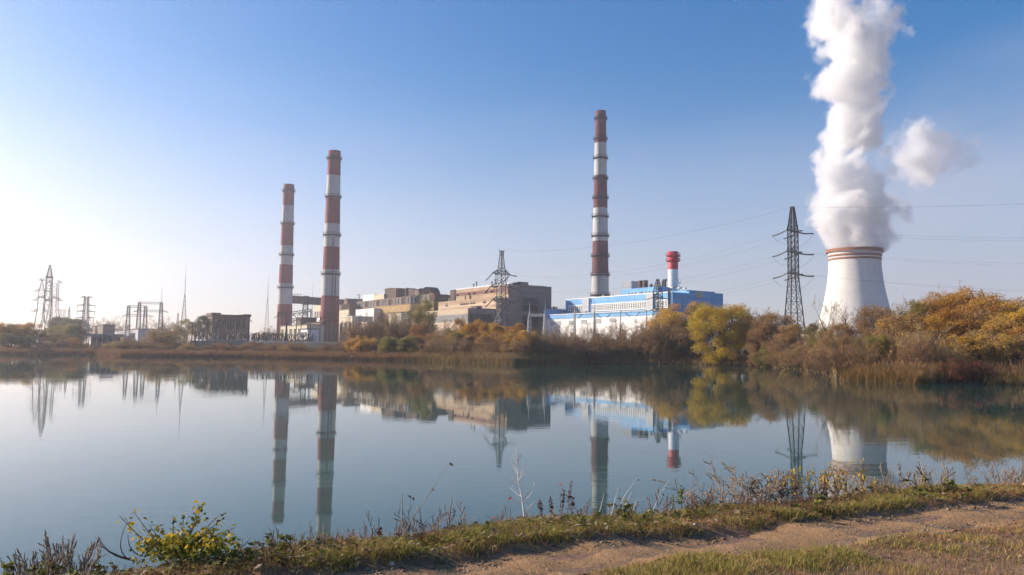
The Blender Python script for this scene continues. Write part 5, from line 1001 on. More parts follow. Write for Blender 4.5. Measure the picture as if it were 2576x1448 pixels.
def far(key, px, dY, top, label, group=None, wid=1.0, cat=None):     # plant on the far bank, dY metres behind the water's edge, with its tip at photo row top
    Y = shore_px(px) + dY; x, y = xy(px, Y); return plant(key, x, y, at(px, top, Y).z - gz1(x, y), label, group, wid, cat=cat)
exec_list = [
 # left bank
 ('orange0', 6, 26, 811, 'rounded hazy orange brown tree at the left edge of the far bank', None, 1.3), ('brownleaf', 38, 24, 812, 'hazy brown tree second from the left edge of the far bank', None, 1.3),
 ('orange1', 74, 22, 810, 'hazy orange tree standing before the feet of the left pylon cluster', None, 1.2), ('green', 20, 10, 838, 'low hazy dark green tree at the water on the far left', None, 1.7), ('green', 62, 8, 846, 'low hazy green tree at the water below the left pylons', None, 1.9),
 ('green', 146, 180, 796, 'hazy blue green tree behind the left pylons', 'green trees behind the left pylons', 1.2), ('green', 172, 165, 800, 'hazy green tree right of the left pylon cluster', 'green trees behind the left pylons', 1.3), ('green', 198, 190, 802, 'hazy green tree just left of the slim flat armed pylon', 'green trees behind the left pylons', 1.2),
 ('bushbrown', 118, 8, 856, 'round brown shrub at the water left of the yellow topped shrub', None, 1.2), ('thick1', 96, 6, 866, 'low grey green scrub shrub at the water on the left', None, 1.2), ('bushbrown', 150, 8, 851, 'brown shrub at the water below the green trees', None, 1.1), ('bushgold', 182, 11, 848, 'yellow topped shrub left of the pump house', None, 1.2), ('bushbrown', 205, 8, 858, 'low brown shrub touching the pump house', None, 1.1),
 ('pale0', 262, 330, 804, 'pale hazy bare tree far behind the long grey shed', 'far hazy trees behind the long grey shed', 1.3), ('pale1', 283, 340, 808, 'small pale hazy bare tree right of the first behind the shed', 'far hazy trees behind the long grey shed', 1.2), ('pale0', 306, 320, 801, 'pale hazy bare tree behind the right end of the long grey shed', 'far hazy trees behind the long grey shed', 1.2), ('pale1', 395, 310, 806, 'pale hazy tree behind the right portal pylon', 'far hazy trees behind the long grey shed', 1.6), ('pale0', 425, 300, 803, 'pale hazy tree left of the tall lightning mast', 'far hazy trees behind the long grey shed', 1.6),
 ('bushbrown', 308, 12, 852, 'low brown shrub right of the pump house', None, 1.4), ('thick0', 330, 10, 848, 'bare brown shrub below the left portal pylon', None, 1.3), ('thick2', 362, 14, 845, 'bare brown shrub below the right portal pylon', None, 1.3), ('bushbrown', 400, 18, 824, 'big rounded brown bush left of the switchyard wall', None, 1.15), ('brownleaf', 430, 22, 830, 'brown bush joined to the big rounded bush', None, 1.1), ('thick3', 455, 18, 838, 'bare shrub at the left end of the retaining wall', None, 1.3),
 ('olive0', 463, 170, 802, 'olive tree behind the tallest lightning mast', None, 1.2), ('green', 508, 135, 793, 'dark green tree touching the brick control house', None, .95), ('olive1', 490, 140, 806, 'olive tree left of the dark green one by the control house', None, 1.1),
 ('orange1', 645, 330, 838, 'low far orange tree right of the brick control house', 'far trees between control house and chimney', 1.8), ('pale0', 690, 340, 822, 'far bare tree just left of the shortest chimney', 'far trees between control house and chimney', 1.3), ('brownleaf', 668, 340, 836, 'low far brown tree behind the slim mast', 'far trees between control house and chimney', 1.8),
 # centre left
 ('bushgold', 905, 13, 842, 'yellow green shrub at the foot of the bare trees', None, 1.0), ('bushgold', 932, 12, 848, 'yellow shrub right of the first yellow green shrub', None, 1.0), ('bushy', 965, 9, 852, 'olive shrub at the reeds below the bare trees', None, 1.1), ('bushy', 1000, 9, 856, 'low olive shrub at the reeds further right', None, 1.2),
 ('multi0', 888, 30, 817, 'thin bare tree in front of the cream annexes', None, 1.0), ('bare0', 915, 26, 803, 'bare brown tree in front of the ochre wall', None, 1.1), ('multi1', 946, 28, 790, 'many stemmed bare tree before the brick hall', None, 1.0), ('bare1', 968, 24, 781, 'dark bare tree below the roof tower of the brick hall', None, 1.1), ('bare2', 990, 27, 777, 'tallest dark bare tree in the group before the brick hall', None, 1.2), ('multi0', 1012, 24, 788, 'bushy bare tree right of the tallest one', None, 1.1), ('bare0', 1030, 28, 798, 'bare tree at the right end of the dark group', None, 1.1),
 ('olive0', 1068, 52, 750, 'tall sparse olive willow against the brick hall corner', None, .75), ('olive1', 1040, 50, 772, 'sparse olive tree left of the tall willow', None, .8), ('orange0', 1053, 18, 806, 'orange leaved tree with narrow crown', None, .75), ('bare2', 1078, 22, 806, 'grey brown bare tree right of the orange one', None, 1.2), ('tall1', 1108, 32, 790, 'thin grey bare tree before the tan front wall', None, 1.0), ('tall0', 1122, 30, 800, 'slender pale bare tree before the glass block window', None, .9), ('bare1', 1095, 20, 822, 'bare bush tree in front of the tan front wall', None, 1.3),
 ('gold0', 1157, 34, 795, 'narrow bright yellow tree before the tan hall corner', None, .62), ('olive1', 1136, 24, 822, 'olive shrub tree left of the narrow yellow tree', None, .9), ('bushy', 1160, 16, 836, 'olive bush below the narrow yellow tree', None, 1.0),
 ('hedge', 1196, 30, 806, 'golden rounded shrub with a pointed tip before the dark end window', None, .9), ('hedge', 1228, 32, 811, 'golden rounded shrub left of the grey pylon foot', None, 1.0), ('hedge', 1260, 32, 813, 'golden rounded shrub at the foot of the grey pylon', None, 1.0), ('hedge', 1290, 32, 814, 'golden rounded shrub at the right end of the hedge row', None, .9),
 ('bushbrown', 1205, 18, 836, 'brown bush in front of the golden shrubs', None, 1.2), ('bushbrown', 1248, 16, 838, 'brown bush below the grey pylon', None, 1.2), ('thick0', 1280, 14, 838, 'bare brown shrub below the right end of the golden row', None, 1.1),
 # before the white annex
 ('multi0', 1402, 20, 818, 'bare tree at the left corner of the white annex', None, 1.1), ('tall1', 1428, 22, 806, 'bare tree with tan tips before the white annex windows', None, 1.1), ('multi1', 1452, 20, 808, 'bare tree before the white annex, left of the slim gantry post', None, 1.1), ('tall2', 1490, 24, 812, 'sparse bare tree before the middle of the white annex', None, 1.2), ('multi0', 1520, 18, 812, 'bushy bare tree before the middle of the white annex', None, 1.1), ('tall0', 1552, 22, 806, 'slender bare tree before the right half of the white annex', None, 1.2), ('multi1', 1580, 20, 798, 'wide bare tree before the right half of the white annex', None, 1.2), ('tall1', 1612, 24, 796, 'bare tree left of the short dark pylon', None, 1.2), ('multi0', 1636, 18, 804, 'dense bare tree in front of the short dark pylon', None, 1.1),
 # around the yellow willow
 ('gold0', 1676, 14, 772, 'golden brown tree left of the golden domed tree', None, 1.1), ('gold1', 1722, 20, 757, 'domed golden brown tree hiding the foot of the blue end wall', None, 1.4), ('multi1', 1690, 8, 805, 'dark bare tree before the golden domed tree', None, 1.2), ('olive0', 1762, 14, 760, 'olive gold tree between the domed tree and the bright willow', None, .9), ('multi0', 1735, 7, 822, 'dark bare many stemmed tree at the water', None, 1.3),
 ('yellow', 1810, 1.5, 750, 'big bright yellow willow leaning over the water', None, 1.08), ('gold0', 1858, 9, 760, 'golden brown tree right of the bright yellow willow', None, .95), ('multi1', 1896, 14, 768, 'brown bare crowned tree right of the willow', None, 1.0), ('bare1', 1922, 12, 788, 'bare dark tree left of the tall pylon foot', None, 1.1), ('tall2', 1946, 22, 812, 'thin bare tree behind the dark shrubs left of the pylon', None, 1.1), ('orange1', 1700, 3, 868, 'small orange leaved tree with bare stem at the water', None, .6),
 ('bushbrown', 1925, 5, 838, 'dark brown shrub right of the willow at the water', None, 1.1), ('bushy', 1950, 4, 862, 'olive shrub low at the water below the tall pylon', None, 1.3), ('bushbrown', 1980, 8, 838, 'dark brown shrub at the foot of the tall pylon', None, 1.2), ('thick2', 2005, 10, 832, 'bare purple brown shrub right of the tall pylon foot', None, 1.1), ('bushbrown', 2015, 4, 868, 'low brown shrub at the water right of the pylon', None, 1.3), ('thick1', 2030, 5, 880, 'tangled bare shrub low at the water', None, 1.2),
 ('olive1', 2048, 12, 806, 'olive tree right of the tall pylon', None, .75), ('bushgold', 2068, 8, 868, 'round yellow green shrub at the water below the cooling tower', None, 1.1), ('olive0', 2076, 18, 822, 'olive tree at the left foot of the cooling tower', None, .8),
 ('tall0', 2085, 30, 750, 'leaning bare tree at the left edge of the cooling tower', None, 1.0), ('tall2', 2118, 30, 742, 'tall forked bare tree in front of the white cooling tower', None, 1.0), ('tall1', 2140, 28, 746, 'bare tree with fine twigs before the middle of the cooling tower', None, 1.0), ('tall0', 2165, 30, 758, 'bare tree before the shaded side of the cooling tower', None, .95), ('bare2', 2100, 20, 800, 'low dark bare tree before the cooling tower foot', None, 1.1), ('bare0', 2150, 20, 812, 'dark bare tree low before the cooling tower foot', None, 1.2),
 # right thicket
 ('brownleaf', 2205, 32, 766, 'brown leaved tree at the right edge of the cooling tower', None, 1.0), ('multi1', 2235, 34, 756, 'brown bare tree right of the cooling tower', None, 1.2), ('tall1', 2282, 32, 742, 'pale bare tree right of the cooling tower trees', None, 1.2), ('tall2', 2336, 36, 700, 'tallest thin bare tree above the golden wood at right', None, .9), ('olive0', 2300, 30, 756, 'olive tree among the bare trees at right', None, .9),
 ('gold0', 2352, 32, 742, 'sparse golden tree below the tallest bare tree', None, 1.0), ('gold1', 2396, 34, 728, 'golden tree left of the highest gold crown', None, 1.0), ('gold0', 2440, 32, 718, 'highest golden crown of the right wood', None, 1.1), ('orange0', 2480, 28, 744, 'orange gold tree right of the highest crown', None, 1.1), ('gold1', 2512, 28, 748, 'golden tree second from the right edge', None, 1.3), ('orange1', 2552, 26, 748, 'orange gold tree at the right edge', None, 1.3), ('orange0', 2590, 24, 752, 'orange tree cut by the right edge', None, 1.2), ('tall0', 2500, 44, 716, 'thin bare twigs above the golden wood near the right edge', None, 1.2),
 ('orange1', 2420, 18, 800, 'lower orange tree in the middle of the right wood', None, 1.2), ('orange0', 2530, 16, 790, 'lower orange tree near the right edge', None, 1.4), ('gold1', 2340, 20, 790, 'lower golden tree above the bare thicket', None, 1.1), ('orange1', 2580, 12, 820, 'low orange shrub tree at the right edge', None, 1.4), ('brownleaf', 2270, 20, 786, 'brown tree in the middle of the right thicket', None, 1.2), ('brownleaf', 2470, 15, 826, 'brown tree behind the dark red bush', None, 1.2),
 ('bushred', 2400, 1.2, 903, 'dark red bush at the water on the right', None, .95), ('bushred', 2455, 1.5, 908, 'smaller brownish red bush right of the dark red one', None, .9),
]
for key, px, dY, top, label, grp, wid in exec_list:
    n_ = PROTO[key][0]; far(key, px, dY, top, label, grp or ('trees on the far bank' if n_.endswith('tree') else 'shrubs on the far bank'), wid, 'tree' if n_.endswith('tree') else 'shrub')
def row(keys, px0, px1, n, d0, d1, t0, t1, label, group, wid=1.2):
    for k in range(n):
        px = px0 + (px1 - px0) * (k + prnd.uniform(.15, .85)) / n; far(prnd.choice(keys), px, prnd.uniform(d0, d1), prnd.uniform(t0, t1), label, group, wid * prnd.uniform(.85, 1.2), 'shrub')
for px, dY, top, wid, key, lb in ((-12, 20, 808, 1.4, 'gold0', 'hazy golden tree cut by the left edge of the picture'), (28, 18, 816, 1.3, 'olive0', 'hazy olive tree between the orange and brown trees at far left'), (58, 20, 813, 1.3, 'gold1', 'hazy golden tree left of the orange tree below the pylon cluster'), (95, 16, 826, 1.2, 'brownleaf', 'low hazy brown tree before the pylon cluster feet'), (158, 60, 812, 1.5, 'olive1', 'wide hazy olive tree below the pointed mast'), (188, 50, 818, 1.4, 'green', 'wide hazy green tree left of the pump house'), (130, 40, 822, 1.4, 'olive0', 'hazy olive tree right of the pylon cluster feet')):
    far(key, px, dY, top, lb, 'hazy trees on the left bank', wid, 'tree')
row(['bushgold', 'bushy', 'bushgold', 'orange0'], 880, 1060, 8, 6, 14, 838, 858, 'golden olive shrub at the foot of the dark bare trees', 'golden shrubs below the brick hall', 1.1)
row(['bushgold', 'bushbrown', 'orange1', 'hedge'], 1080, 1340, 9, 12, 22, 826, 848, 'golden brown shrub below the tan hall', 'golden shrubs below the tan hall', 1.1)
row(['multi0', 'brownleaf', 'olive0', 'multi1'], 1878, 2000, 7, 10, 20, 772, 812, 'brown olive tree between the yellow willow and the tall pylon', 'trees between willow and tall pylon', 1.15)
row(['olive1', 'gold0', 'bushgold'], 2040, 2240, 7, 8, 16, 822, 866, 'olive gold shrub tree before the cooling tower foot', 'olive gold trees before the cooling tower', 1.0)
# bare thicket shrubs that nothing tells apart, by stretch of bank
row(['thick0', 'thick1', 'thick2', 'thick3', 'bushbrown'], 1035, 1330, 17, 5, 16, 846, 872, 'bare brown shrub in the low thicket below the tan hall', 'thicket shrubs below the tan hall')
row(['thick0', 'thick1', 'thick2', 'thick3'], 1320, 1700, 22, 8, 20, 824, 850, 'bare brown shrub in the thicket below the white annex', 'thicket shrubs below the white annex')
row(['thick0', 'thick1', 'thick3', 'bushbrown'], 1420, 1730, 16, 2, 7, 858, 880, 'low dark bare shrub at the water below the white annex', 'low shrubs at the water below the white annex')
row(['thick0', 'thick2', 'bushbrown', 'thick3'], 490, 880, 20, 7, 14, 856, 868, 'low purple brown shrub in front of the retaining wall', 'low shrubs in front of the retaining wall', 1.5)
row(['thick0', 'thick2', 'thick3', 'thick1'], 882, 1050, 13, 20, 32, 786, 822, 'dark brown twiggy thicket tree in the group before the brick hall', 'thicket trees before the brick hall', .75)
row(['thick1', 'thick3', 'bushbrown'], 210, 480, 9, 5, 12, 858, 868, 'low brown shrub on the bank right of the pump house', 'low shrubs right of the pump house', 1.4)
row(['pale0', 'pale1', 'thick1', 'pale0'], 2150, 2420, 20, 7, 18, 815, 872, 'pale bare shrub in the thicket above the golden reeds', 'thicket shrubs above the golden reeds', 1.1)
row(['pale0', 'pale1', 'bushgold', 'thick3'], 2400, 2620, 15, 7, 16, 815, 872, 'bare brown shrub in the thicket around the red bush', 'thicket shrubs around the red bush', 1.2)
row(['thick0', 'thick2', 'thick3', 'bushbrown'], 1890, 2110, 9, 6, 14, 840, 868, 'dark bare shrub in the thicket below the cooling tower', 'thicket shrubs below the cooling tower', 1.2)
row(['tall1', 'multi0', 'gold0', 'tall2', 'gold1', 'multi1'], 2200, 2590, 15, 17, 30, 752, 805, 'brown tree inside the right hand thicket', 'trees inside the right thicket', 1.1)
row(['multi0', 'multi1', 'brownleaf', 'olive0'], 2068, 2215, 9, 8, 22, 800, 835, 'brown tree in the thicket hiding the cooling tower foot', 'trees hiding the cooling tower foot', 1.2)

# reeds along the water, scrub behind, as masses
def blades_np(x, y, z, h, w, rg, lean=.25, tip=.15):
    n = len(x); a = rg.uniform(0, 2 * np.pi, n); t_ = np.stack([np.cos(a), np.sin(a), np.zeros(n)], 1) * (w / 2)[:, None]; l = rg.normal(size=(n, 2)) * lean * h[:, None]
    b = np.stack([x, y, z], 1); m_ = b + np.stack([l[:, 0] * .35, l[:, 1] * .35, h * .55], 1); e = b + np.stack([l[:, 0], l[:, 1], h * (1 - .25 * np.minimum(1, np.hypot(l[:, 0], l[:, 1]) / h))], 1)
    v = np.stack([b - t_, b + t_, m_ + t_ * .8, m_ - t_ * .8, e + t_ * tip, e - t_ * tip], 1).reshape(-1, 3); i = np.arange(n)[:, None] * 6
    return v, np.concatenate([i + np.array([0, 1, 2, 3]), i + np.array([3, 2, 4, 5])])
def bank_mass(name, px0, px1, n, d0, d1, h0, h1, w0, m_, seed, lumpk=.05, sink=0):
    rg = np.random.default_rng(seed); px = rg.uniform(px0, px1, n); Y = np.array([shore_px(p) for p in np.linspace(px0, px1, 200)]); Y = np.interp(px, np.linspace(px0, px1, 200), Y) + rg.uniform(d0, d1, n)
    k = np.array([(ray(p, 884).x / ray(p, 884).y) for p in np.linspace(px0, px1, 50)]); x = np.interp(px, np.linspace(px0, px1, 50), k) * Y
    px_e = np.minimum(px - px0, px1 - px) / 40; k_ = rg.uniform(size=n) < np.clip(px_e + .15, 0, 1); x, Y = x[k_], Y[k_]; n = len(x); h = rg.uniform(h0, h1, n) * (1 + .10 * lump(x, Y * .6, .55, 1) + .08 * lump(x, Y, 1.7, 2)); h = np.maximum(h, h0 * .5); z = np.maximum(gz(x, Y), -.1); v, f = blades_np(x, Y, z - .05, h, rg.uniform(.6, 1.4, n) * w0, rg)
    return tag(link_mesh(name, np_mesh(name, v, f), M[m_]), kind='stuff')
bank_mass('reeds', -60, 1080, 42000, -1.2, 3.2, 1.2, 2.1, .085, 'reed', 1)
bank_mass('reeds', 1010, 1470, 22000, -1.5, 4.5, 1.3, 2.5, .075, 'scrub', 2)
bank_mass('golden_reeds', 2108, 2350, 12000, -1.0, 5, .8, 2.1, .05, 'reedgold', 3)
bank_mass('golden_reeds', 2470, 2650, 1300, -.8, 1.5, .8, 1.8, .045, 'reedgold', 4)
bank_mass('scrub', -80, 900, 26000, 3, 24, .6, 1.6, .11, 'scrub', 5)
bank_mass('scrub', 900, 1700, 34000, 1.5, 30, .8, 2.4, .10, 'scrub', 6)
bank_mass('scrub', 1440, 2130, 26000, -.9, 24, .7, 2.0, .08, 'scrub', 7)
row(['thick0', 'thick1', 'bushbrown', 'thick3', 'bushy'], 1895, 2125, 18, -.8, 2.5, 872, 898, 'low dark shrub hanging over the water between willow and golden reeds', 'low shrubs over the water right of the willow', 1.4)
row(['multi0', 'multi1', 'thick0', 'gold0', 'multi1'], 1625, 1745, 10, 4, 12, 785, 840, 'brown tree in the dark thicket left of the yellow willow', 'trees in the thicket left of the willow', 1.2)
bank_mass('scrub', 2110, 2680, 24000, .5, 30, .8, 2.6, .065, 'scrub', 8)
#PART6
# ------------------------------------------------------------------ near bank: plants, grass, stones
def on_bank(px, s):                 # plan point where the photo column px meets the line s metres beyond the crest
    d = ray(px, 1200 if px < 3000 else 1300); k = d.x / d.y; lo, hi = 2.0, 30.0
    for _ in range(50):
        mid = (lo + hi) / 2
        if float(crest_s(k * mid, mid)) < s: lo = mid
        else: hi = mid
    return Vector((k * lo, lo, gz1(k * lo, lo)))
def fpt(px, py, Y): return at(px, py, Y)
frg = np.random.default_rng(77); frn = random.Random(9)
def oval_leaves(pts, size, rg, droop=.3):
    """six-cornered leaves folded along the midrib"""
    V_, F_ = [], []
    for p in pts:
        p = np.array(p, float); s = size * rg.uniform(.65, 1.25); d = rg.normal(size=3); d[2] -= droop; d /= np.linalg.norm(d); q = rg.normal(size=3); q -= q.dot(d) * d; q /= np.linalg.norm(q); n = np.cross(d, q); f = rg.uniform(.05, .3)
        b = len(V_); V_ += [p, p + d * s * .3 + q * s * .30 + n * s * f * .5, p + d * s * .72 + q * s * .22 + n * s * f * .4, p + d * s, p + d * s * .72 - q * s * .22 + n * s * f * .4, p + d * s * .3 - q * s * .30 + n * s * f * .5]
        F_ += [(b, b + 1, b + 2, b + 3), (b, b + 3, b + 4, b + 5)]
    return np.array(V_), np.array(F_)
def curve_pts(a, b, bow, n=7):
    a, b = Vector(a), Vector(b); side = Vector(bow); return [a.lerp(b, k / n) + side * (4 * (k / n) * (1 - k / n)) for k in range(n + 1)]
def stem_thing(name, label, cat, curves, m, leaves=(), group=None):
    """curves: [(points, r0, r1)], leaves: [(part name, points, size, material)]"""
    o = curves[0][0][0]; r = thing(name, o, label, cat, group); mb = MB()
    for pts, r0, r1 in curves:
        n = len(pts) - 1; mb.path(pts, [r0 + (r1 - r0) * k / n for k in range(n + 1)], 5)
    mb.build('stem', M[m], r)
    for nm, P, size, lm in leaves:
        v, f = oval_leaves(P, size, frg); v = v - np.array(o); link_mesh(nm, np_mesh(nm, v, f), M[lm], r)
    return r
# the leafy shrub at the left
Ys = on_bank(460, .05); YS = Ys.y
ends = [(300, 1298, 'l'), (338, 1290, 'd'), (375, 1322, 'y'), (338, 1345, 'y'), (436, 1300, 'd'), (398, 1328, 'y'), (462, 1296, 'd'), (500, 1268, 'd'), (515, 1262, 'd'), (505, 1300, 'd'), (478, 1318, 'y'), (550, 1298, 'd'), (562, 1305, 'd'), (545, 1330, 'y'), (592, 1328, 'y'), (575, 1345, 'd'), (420, 1345, 'd'), (530, 1318, 'y'), (470, 1340, 'y'), (355, 1362, 'y')]
cur, ly, ld_ = [], [], []
for ex_, ey_, c_ in ends:
    a = fpt(440 + (ex_ - 440) * .25 + frn.uniform(-15, 15), 1405, YS); b = fpt(ex_, ey_, YS + frn.uniform(-.18, .18)); pts = curve_pts(a, b, (frn.uniform(-.03, .03), 0, .02)); cur.append((pts, .006, .002))
    for k in range(13 if ey_ < 1330 else 9):
        f = frn.uniform(.35, 1.02); q = a.lerp(b, f) + Vector((frn.gauss(0, .022), frn.gauss(0, .03), frn.gauss(0, .02))); (ly if (c_ != 'd' and frn.random() < .8) or frn.random() < .38 else ld_).append(q)
for k in range(900):
    ld_.append(fpt(frn.triangular(325, 615, 480), 1345 + 68 * frn.betavariate(1.6, 1.5) + abs(frn.gauss(0, 6)), YS + frn.gauss(0, .16)))
for k in range(420): ly.append(fpt(frn.triangular(330, 610, 470), 1345 + 55 * frn.betavariate(1.3, 2.0), YS + frn.gauss(0, .16)))
for (x0, y0, x1, y1, bw) in ((322, 1408, 318, 1318, -.05), (330, 1405, 250, 1372, .03), (345, 1412, 246, 1356, -.04), (300, 1400, 247, 1352, .0), (360, 1400, 322, 1345, -.03), (600, 1395, 612, 1352, .0), (575, 1385, 632, 1350, .01)):
    cur.append((curve_pts(fpt(x0, y0, YS), fpt(x1, y1, YS - .1), (bw, 0, -.03)), .0055, .002))
stem_thing('leafy_bush', 'low leafy bush with yellow and green leaves on the bank at lower left', 'shrub', cur, 'fgtwigdark', [('leaves', ly, .042, 'fgleaf'), ('leaves', ld_, .040, 'fgdark')])
# prototypes of small dry weeds
def weed_proto(key, name, seed, H, stems, m, seedm, nseed, ssize, spread, kids=(7, 3), lean=.25, r=.0035):
    rg = np.random.default_rng(seed); st = []
    for k in range(stems):
        a = rg.uniform(0, 6.28); t_ = rg.uniform(0, lean); q_ = rg.uniform(0, .14); st.append((np.array([math.cos(a) * q_, math.sin(a) * q_, -.02]), np.array([math.cos(a) * t_, math.sin(a) * t_, 1.0]), H * rg.uniform(.6, 1), r, 0))
    segs, tips = grow_all(rg, st, len(kids), kids=kids, spread=spread, up=.08, lenf=.34, start=.3, wob=.1)
    zm = max(s[1][2] for s in segs); k = H / zm; ss = [(s[0] * k, s[1] * k, max(s[2], .0013), max(s[3], .0008)) for s in segs]; v, f = tubes_np(ss); parts = [('stem', np_mesh('stem', v, f), M[m])]
    if nseed:
        T = np.array([s[1] * k for s in segs if s[4] >= 1]); i = rg.integers(0, len(T), nseed); v, f = leaves_np(T[i] + rg.normal(size=(nseed, 3)) * .008, ssize, rg, .6, .2); parts.append(('seed_heads' if ssize < .03 else 'leaves', np_mesh('seed_heads', v, f), M[seedm]))
    add_proto(key, name, parts); HREF[key] = H
weed_proto('weedA', 'dry_weed', 1, .4, 3, 'fgtwig', 'weedseed', 70, .009, .5)
weed_proto('weedB', 'dry_weed', 2, .4, 4, 'fgtwigred', 'weedseed', 50, .008, .45, (6, 3), .4)
weed_proto('weedC', 'dry_weed', 3, .4, 2, 'fgtwig', 'weedseed', 0, .012, .55, (5, 2), .35)
weed_proto('weedD', 'dry_weed', 4, .4, 5, 'fgtwig', 'weedseed', 110, .010, .45, (9, 4), .35)
weed_proto('weedE', 'dry_weed', 5, .4, 3, 'fgtwigdark', 'deadleaf', 9, .022, .7, (5, 3), .5)
weed_proto('bramble', 'bramble', 6, .5, 7, 'fgtwigred', 'fgyellow', 85, .05, .7, (5, 3), .7, .004)
weed_proto('brush', 'dead_branch', 7, .5, 6, 'fgtwigdark', 'deadleaf', 7, .03, .8, (7, 4), 1.0, .006)
weed_proto('brushpale', 'dead_branch', 8, .5, 4, 'fgtwig', 'deadleaf', 12, .03, .8, (6, 4), 1.1, .006)
weed_proto('wormwood', 'tall_weed', 9, .5, 7, 'fgtwig', 'weedseed', 420, .011, .4, (11, 5), .4)
weed_proto('greenweed', 'green_weed', 10, .2, 9, 'fgtwigdark', 'fgdark', 160, .04, .7, (4, 2), 1.0)
def near(key, px, s, top, label, group=None, wid=1.0, cat=None):
    p = on_bank(px, s); H = max(.06, at(px, top, p.y).z - p.z); return plant(key, p.x, p.y, H + .04, label, group, wid, z=p.z + .01, cat=cat)
for px, s, top, lb in ((30, .55, 1408, 'short dry weed at the lower left corner'), (75, .45, 1392, 'thin dry weed left of the big wormwood'), (122, .4, 1366, 'dry weed leaning on the big wormwood'), (160, .35, 1346, 'tallest grey wormwood clump on the bank at lower left'), (200, .3, 1352, 'grey wormwood clump between the tallest one and the leafy bush'), (100, .3, 1402, 'low green grey weed at the lower left'), (225, .2, 1412, 'low weed left of the leafy bush'), (270, .15, 1414, 'low weed at the foot of the leafy bush')):
    near('wormwood' if px in (160, 200, 122, 100) else 'weedD', px, s, top, lb, 'weeds at the lower left', 1.0, 'weed')
for px in (60, 150, 235, 290): near('greenweed', px, .05, 1425, 'low green weed tuft in front of the grey wormwoods', 'green tufts at the lower left', 1.2, 'weed')
def weed_row(keys, px0, px1, n, s0, s1, t0, t1, label, group, wid=1.0, cat='weed'):
    for k in range(n):
        px = px0 + (px1 - px0) * (k + frn.uniform(0, 1)) / n; f = (px - px0) / (px1 - px0); near(frn.choice(keys), px, frn.uniform(s0, s1), t0 + (t1 - t0) * f + frn.triangular(-30, 30, 20), label, group, wid * frn.uniform(.8, 1.3), cat)
weed_row(['weedA', 'weedD', 'weedB', 'weedE'], 620, 900, 13, -.05, .35, 1345, 1318, 'small dry weed on the bank right of the leafy bush', 'dry weeds right of the leafy bush')
weed_row(['weedB', 'weedC', 'weedE', 'brush', 'weedC'], 900, 1290, 16, -.05, .35, 1300, 1285, 'thin dry weed in the tangle left of the pale dead sapling', 'dry weeds left of the dead sapling', 1.2)
weed_row(['weedA', 'weedB', 'weedC', 'weedE'], 1290, 1720, 17, -.05, .35, 1285, 1245, 'thin dry weed between the dead sapling and the brush pile', 'dry weeds between sapling and brush pile', 1.1)
weed_row(['brush', 'weedB', 'weedE', 'weedD', 'brushpale'], 1740, 1990, 13, -.1, .35, 1222, 1212, 'dead twiggy branch in the brown brush pile', 'dead branches of the brush pile', 1.6, 'branch')
weed_row(['weedA', 'weedB', 'weedE', 'weedC', 'bramble'], 1990, 2300, 12, -.1, .35, 1208, 1192, 'brown dry weed right of the brush pile', 'dry weeds right of the brush pile', 1.2)
weed_row(['weedC', 'weedB', 'weedD', 'weedC', 'weedA'], 2290, 2620, 15, -.05, .4, 1178, 1160, 'bare dry weed on the bank toward the right edge', 'dry weeds at the right', 1.1)
weed_row(['greenweed'], 640, 1400, 16, -.5, .1, 1378, 1318, 'low leafy green weed on the verge left of the tall dock', 'leafy weeds on the left verge', 1.5)
weed_row(['greenweed'], 1400, 2500, 20, -.45, .1, 1308, 1212, 'low leafy green weed on the verge right of the tall dock', 'leafy weeds on the right verge', 1.4)
for px, top, lb in ((1965, 1172, 'leftmost yellow leaved bramble at the bank'), (2010, 1176, 'yellow leaved bramble right of the leftmost one'), (2062, 1165, 'yellow leaved bramble before the pylon reflection'), (2095, 1158, 'tallest yellow leaved bramble left of the tower reflection'), (2155, 1160, 'yellow leaved bramble before the tower reflection'), (2215, 1192, 'low orange yellow bramble at the right end of the tower reflection'), (1925, 1185, 'sparse bramble with a few yellow leaves over the brush pile')):
    near('bramble', px, frn.uniform(0, .25), top, lb, 'yellow leaved brambles', .8, 'bramble')
for px, top, lb in ((1862, 1152, 'long crooked dead branch sticking out of the brush pile'), (1800, 1178, 'thin dead branch leaning left over the water'), (1905, 1195, 'forked dead branch in the middle of the brush pile')):
    near('brushpale', px, .1, top, lb, None, .8, 'branch')
# single stems the photo shows
def base_on(px, s=0.05): return on_bank(px, s)
p = base_on(1322, .1); Y = p.y; tp = fpt(1299, 1124, Y); trunk = [p, fpt(1314, 1255, Y), fpt(1304, 1205, Y), tp]; cur = [(trunk, .010, .0035)]
for (x0, y0, x1, y1) in ((1306, 1200, 1284, 1150), (1306, 1200, 1320, 1172), (1303, 1180, 1290, 1140), (1308, 1225, 1288, 1205), (1312, 1250, 1282, 1226), (1314, 1258, 1350, 1214), (1316, 1270, 1285, 1245), (1316, 1268, 1340, 1235), (1300, 1165, 1311, 1145), (1318, 1290, 1345, 1262), (1304, 1210, 1316, 1190)):
    a, b = fpt(x0, y0, Y), fpt(x1, y1, Y + frn.uniform(-.1, .1)); cur.append((curve_pts(a, b, (0, 0, -.008), 4), .0045, .002))
    for k in range(3): c = a.lerp(b, .4 + .2 * k); cur.append(([c, c + Vector((frn.uniform(-.03, .03), frn.uniform(-.03, .03), .035))], .0014, .0007))
stem_thing('dead_sapling', 'pale leafless dead sapling standing on the bank in the middle', 'sapling', cur, 'fgtwigpale')
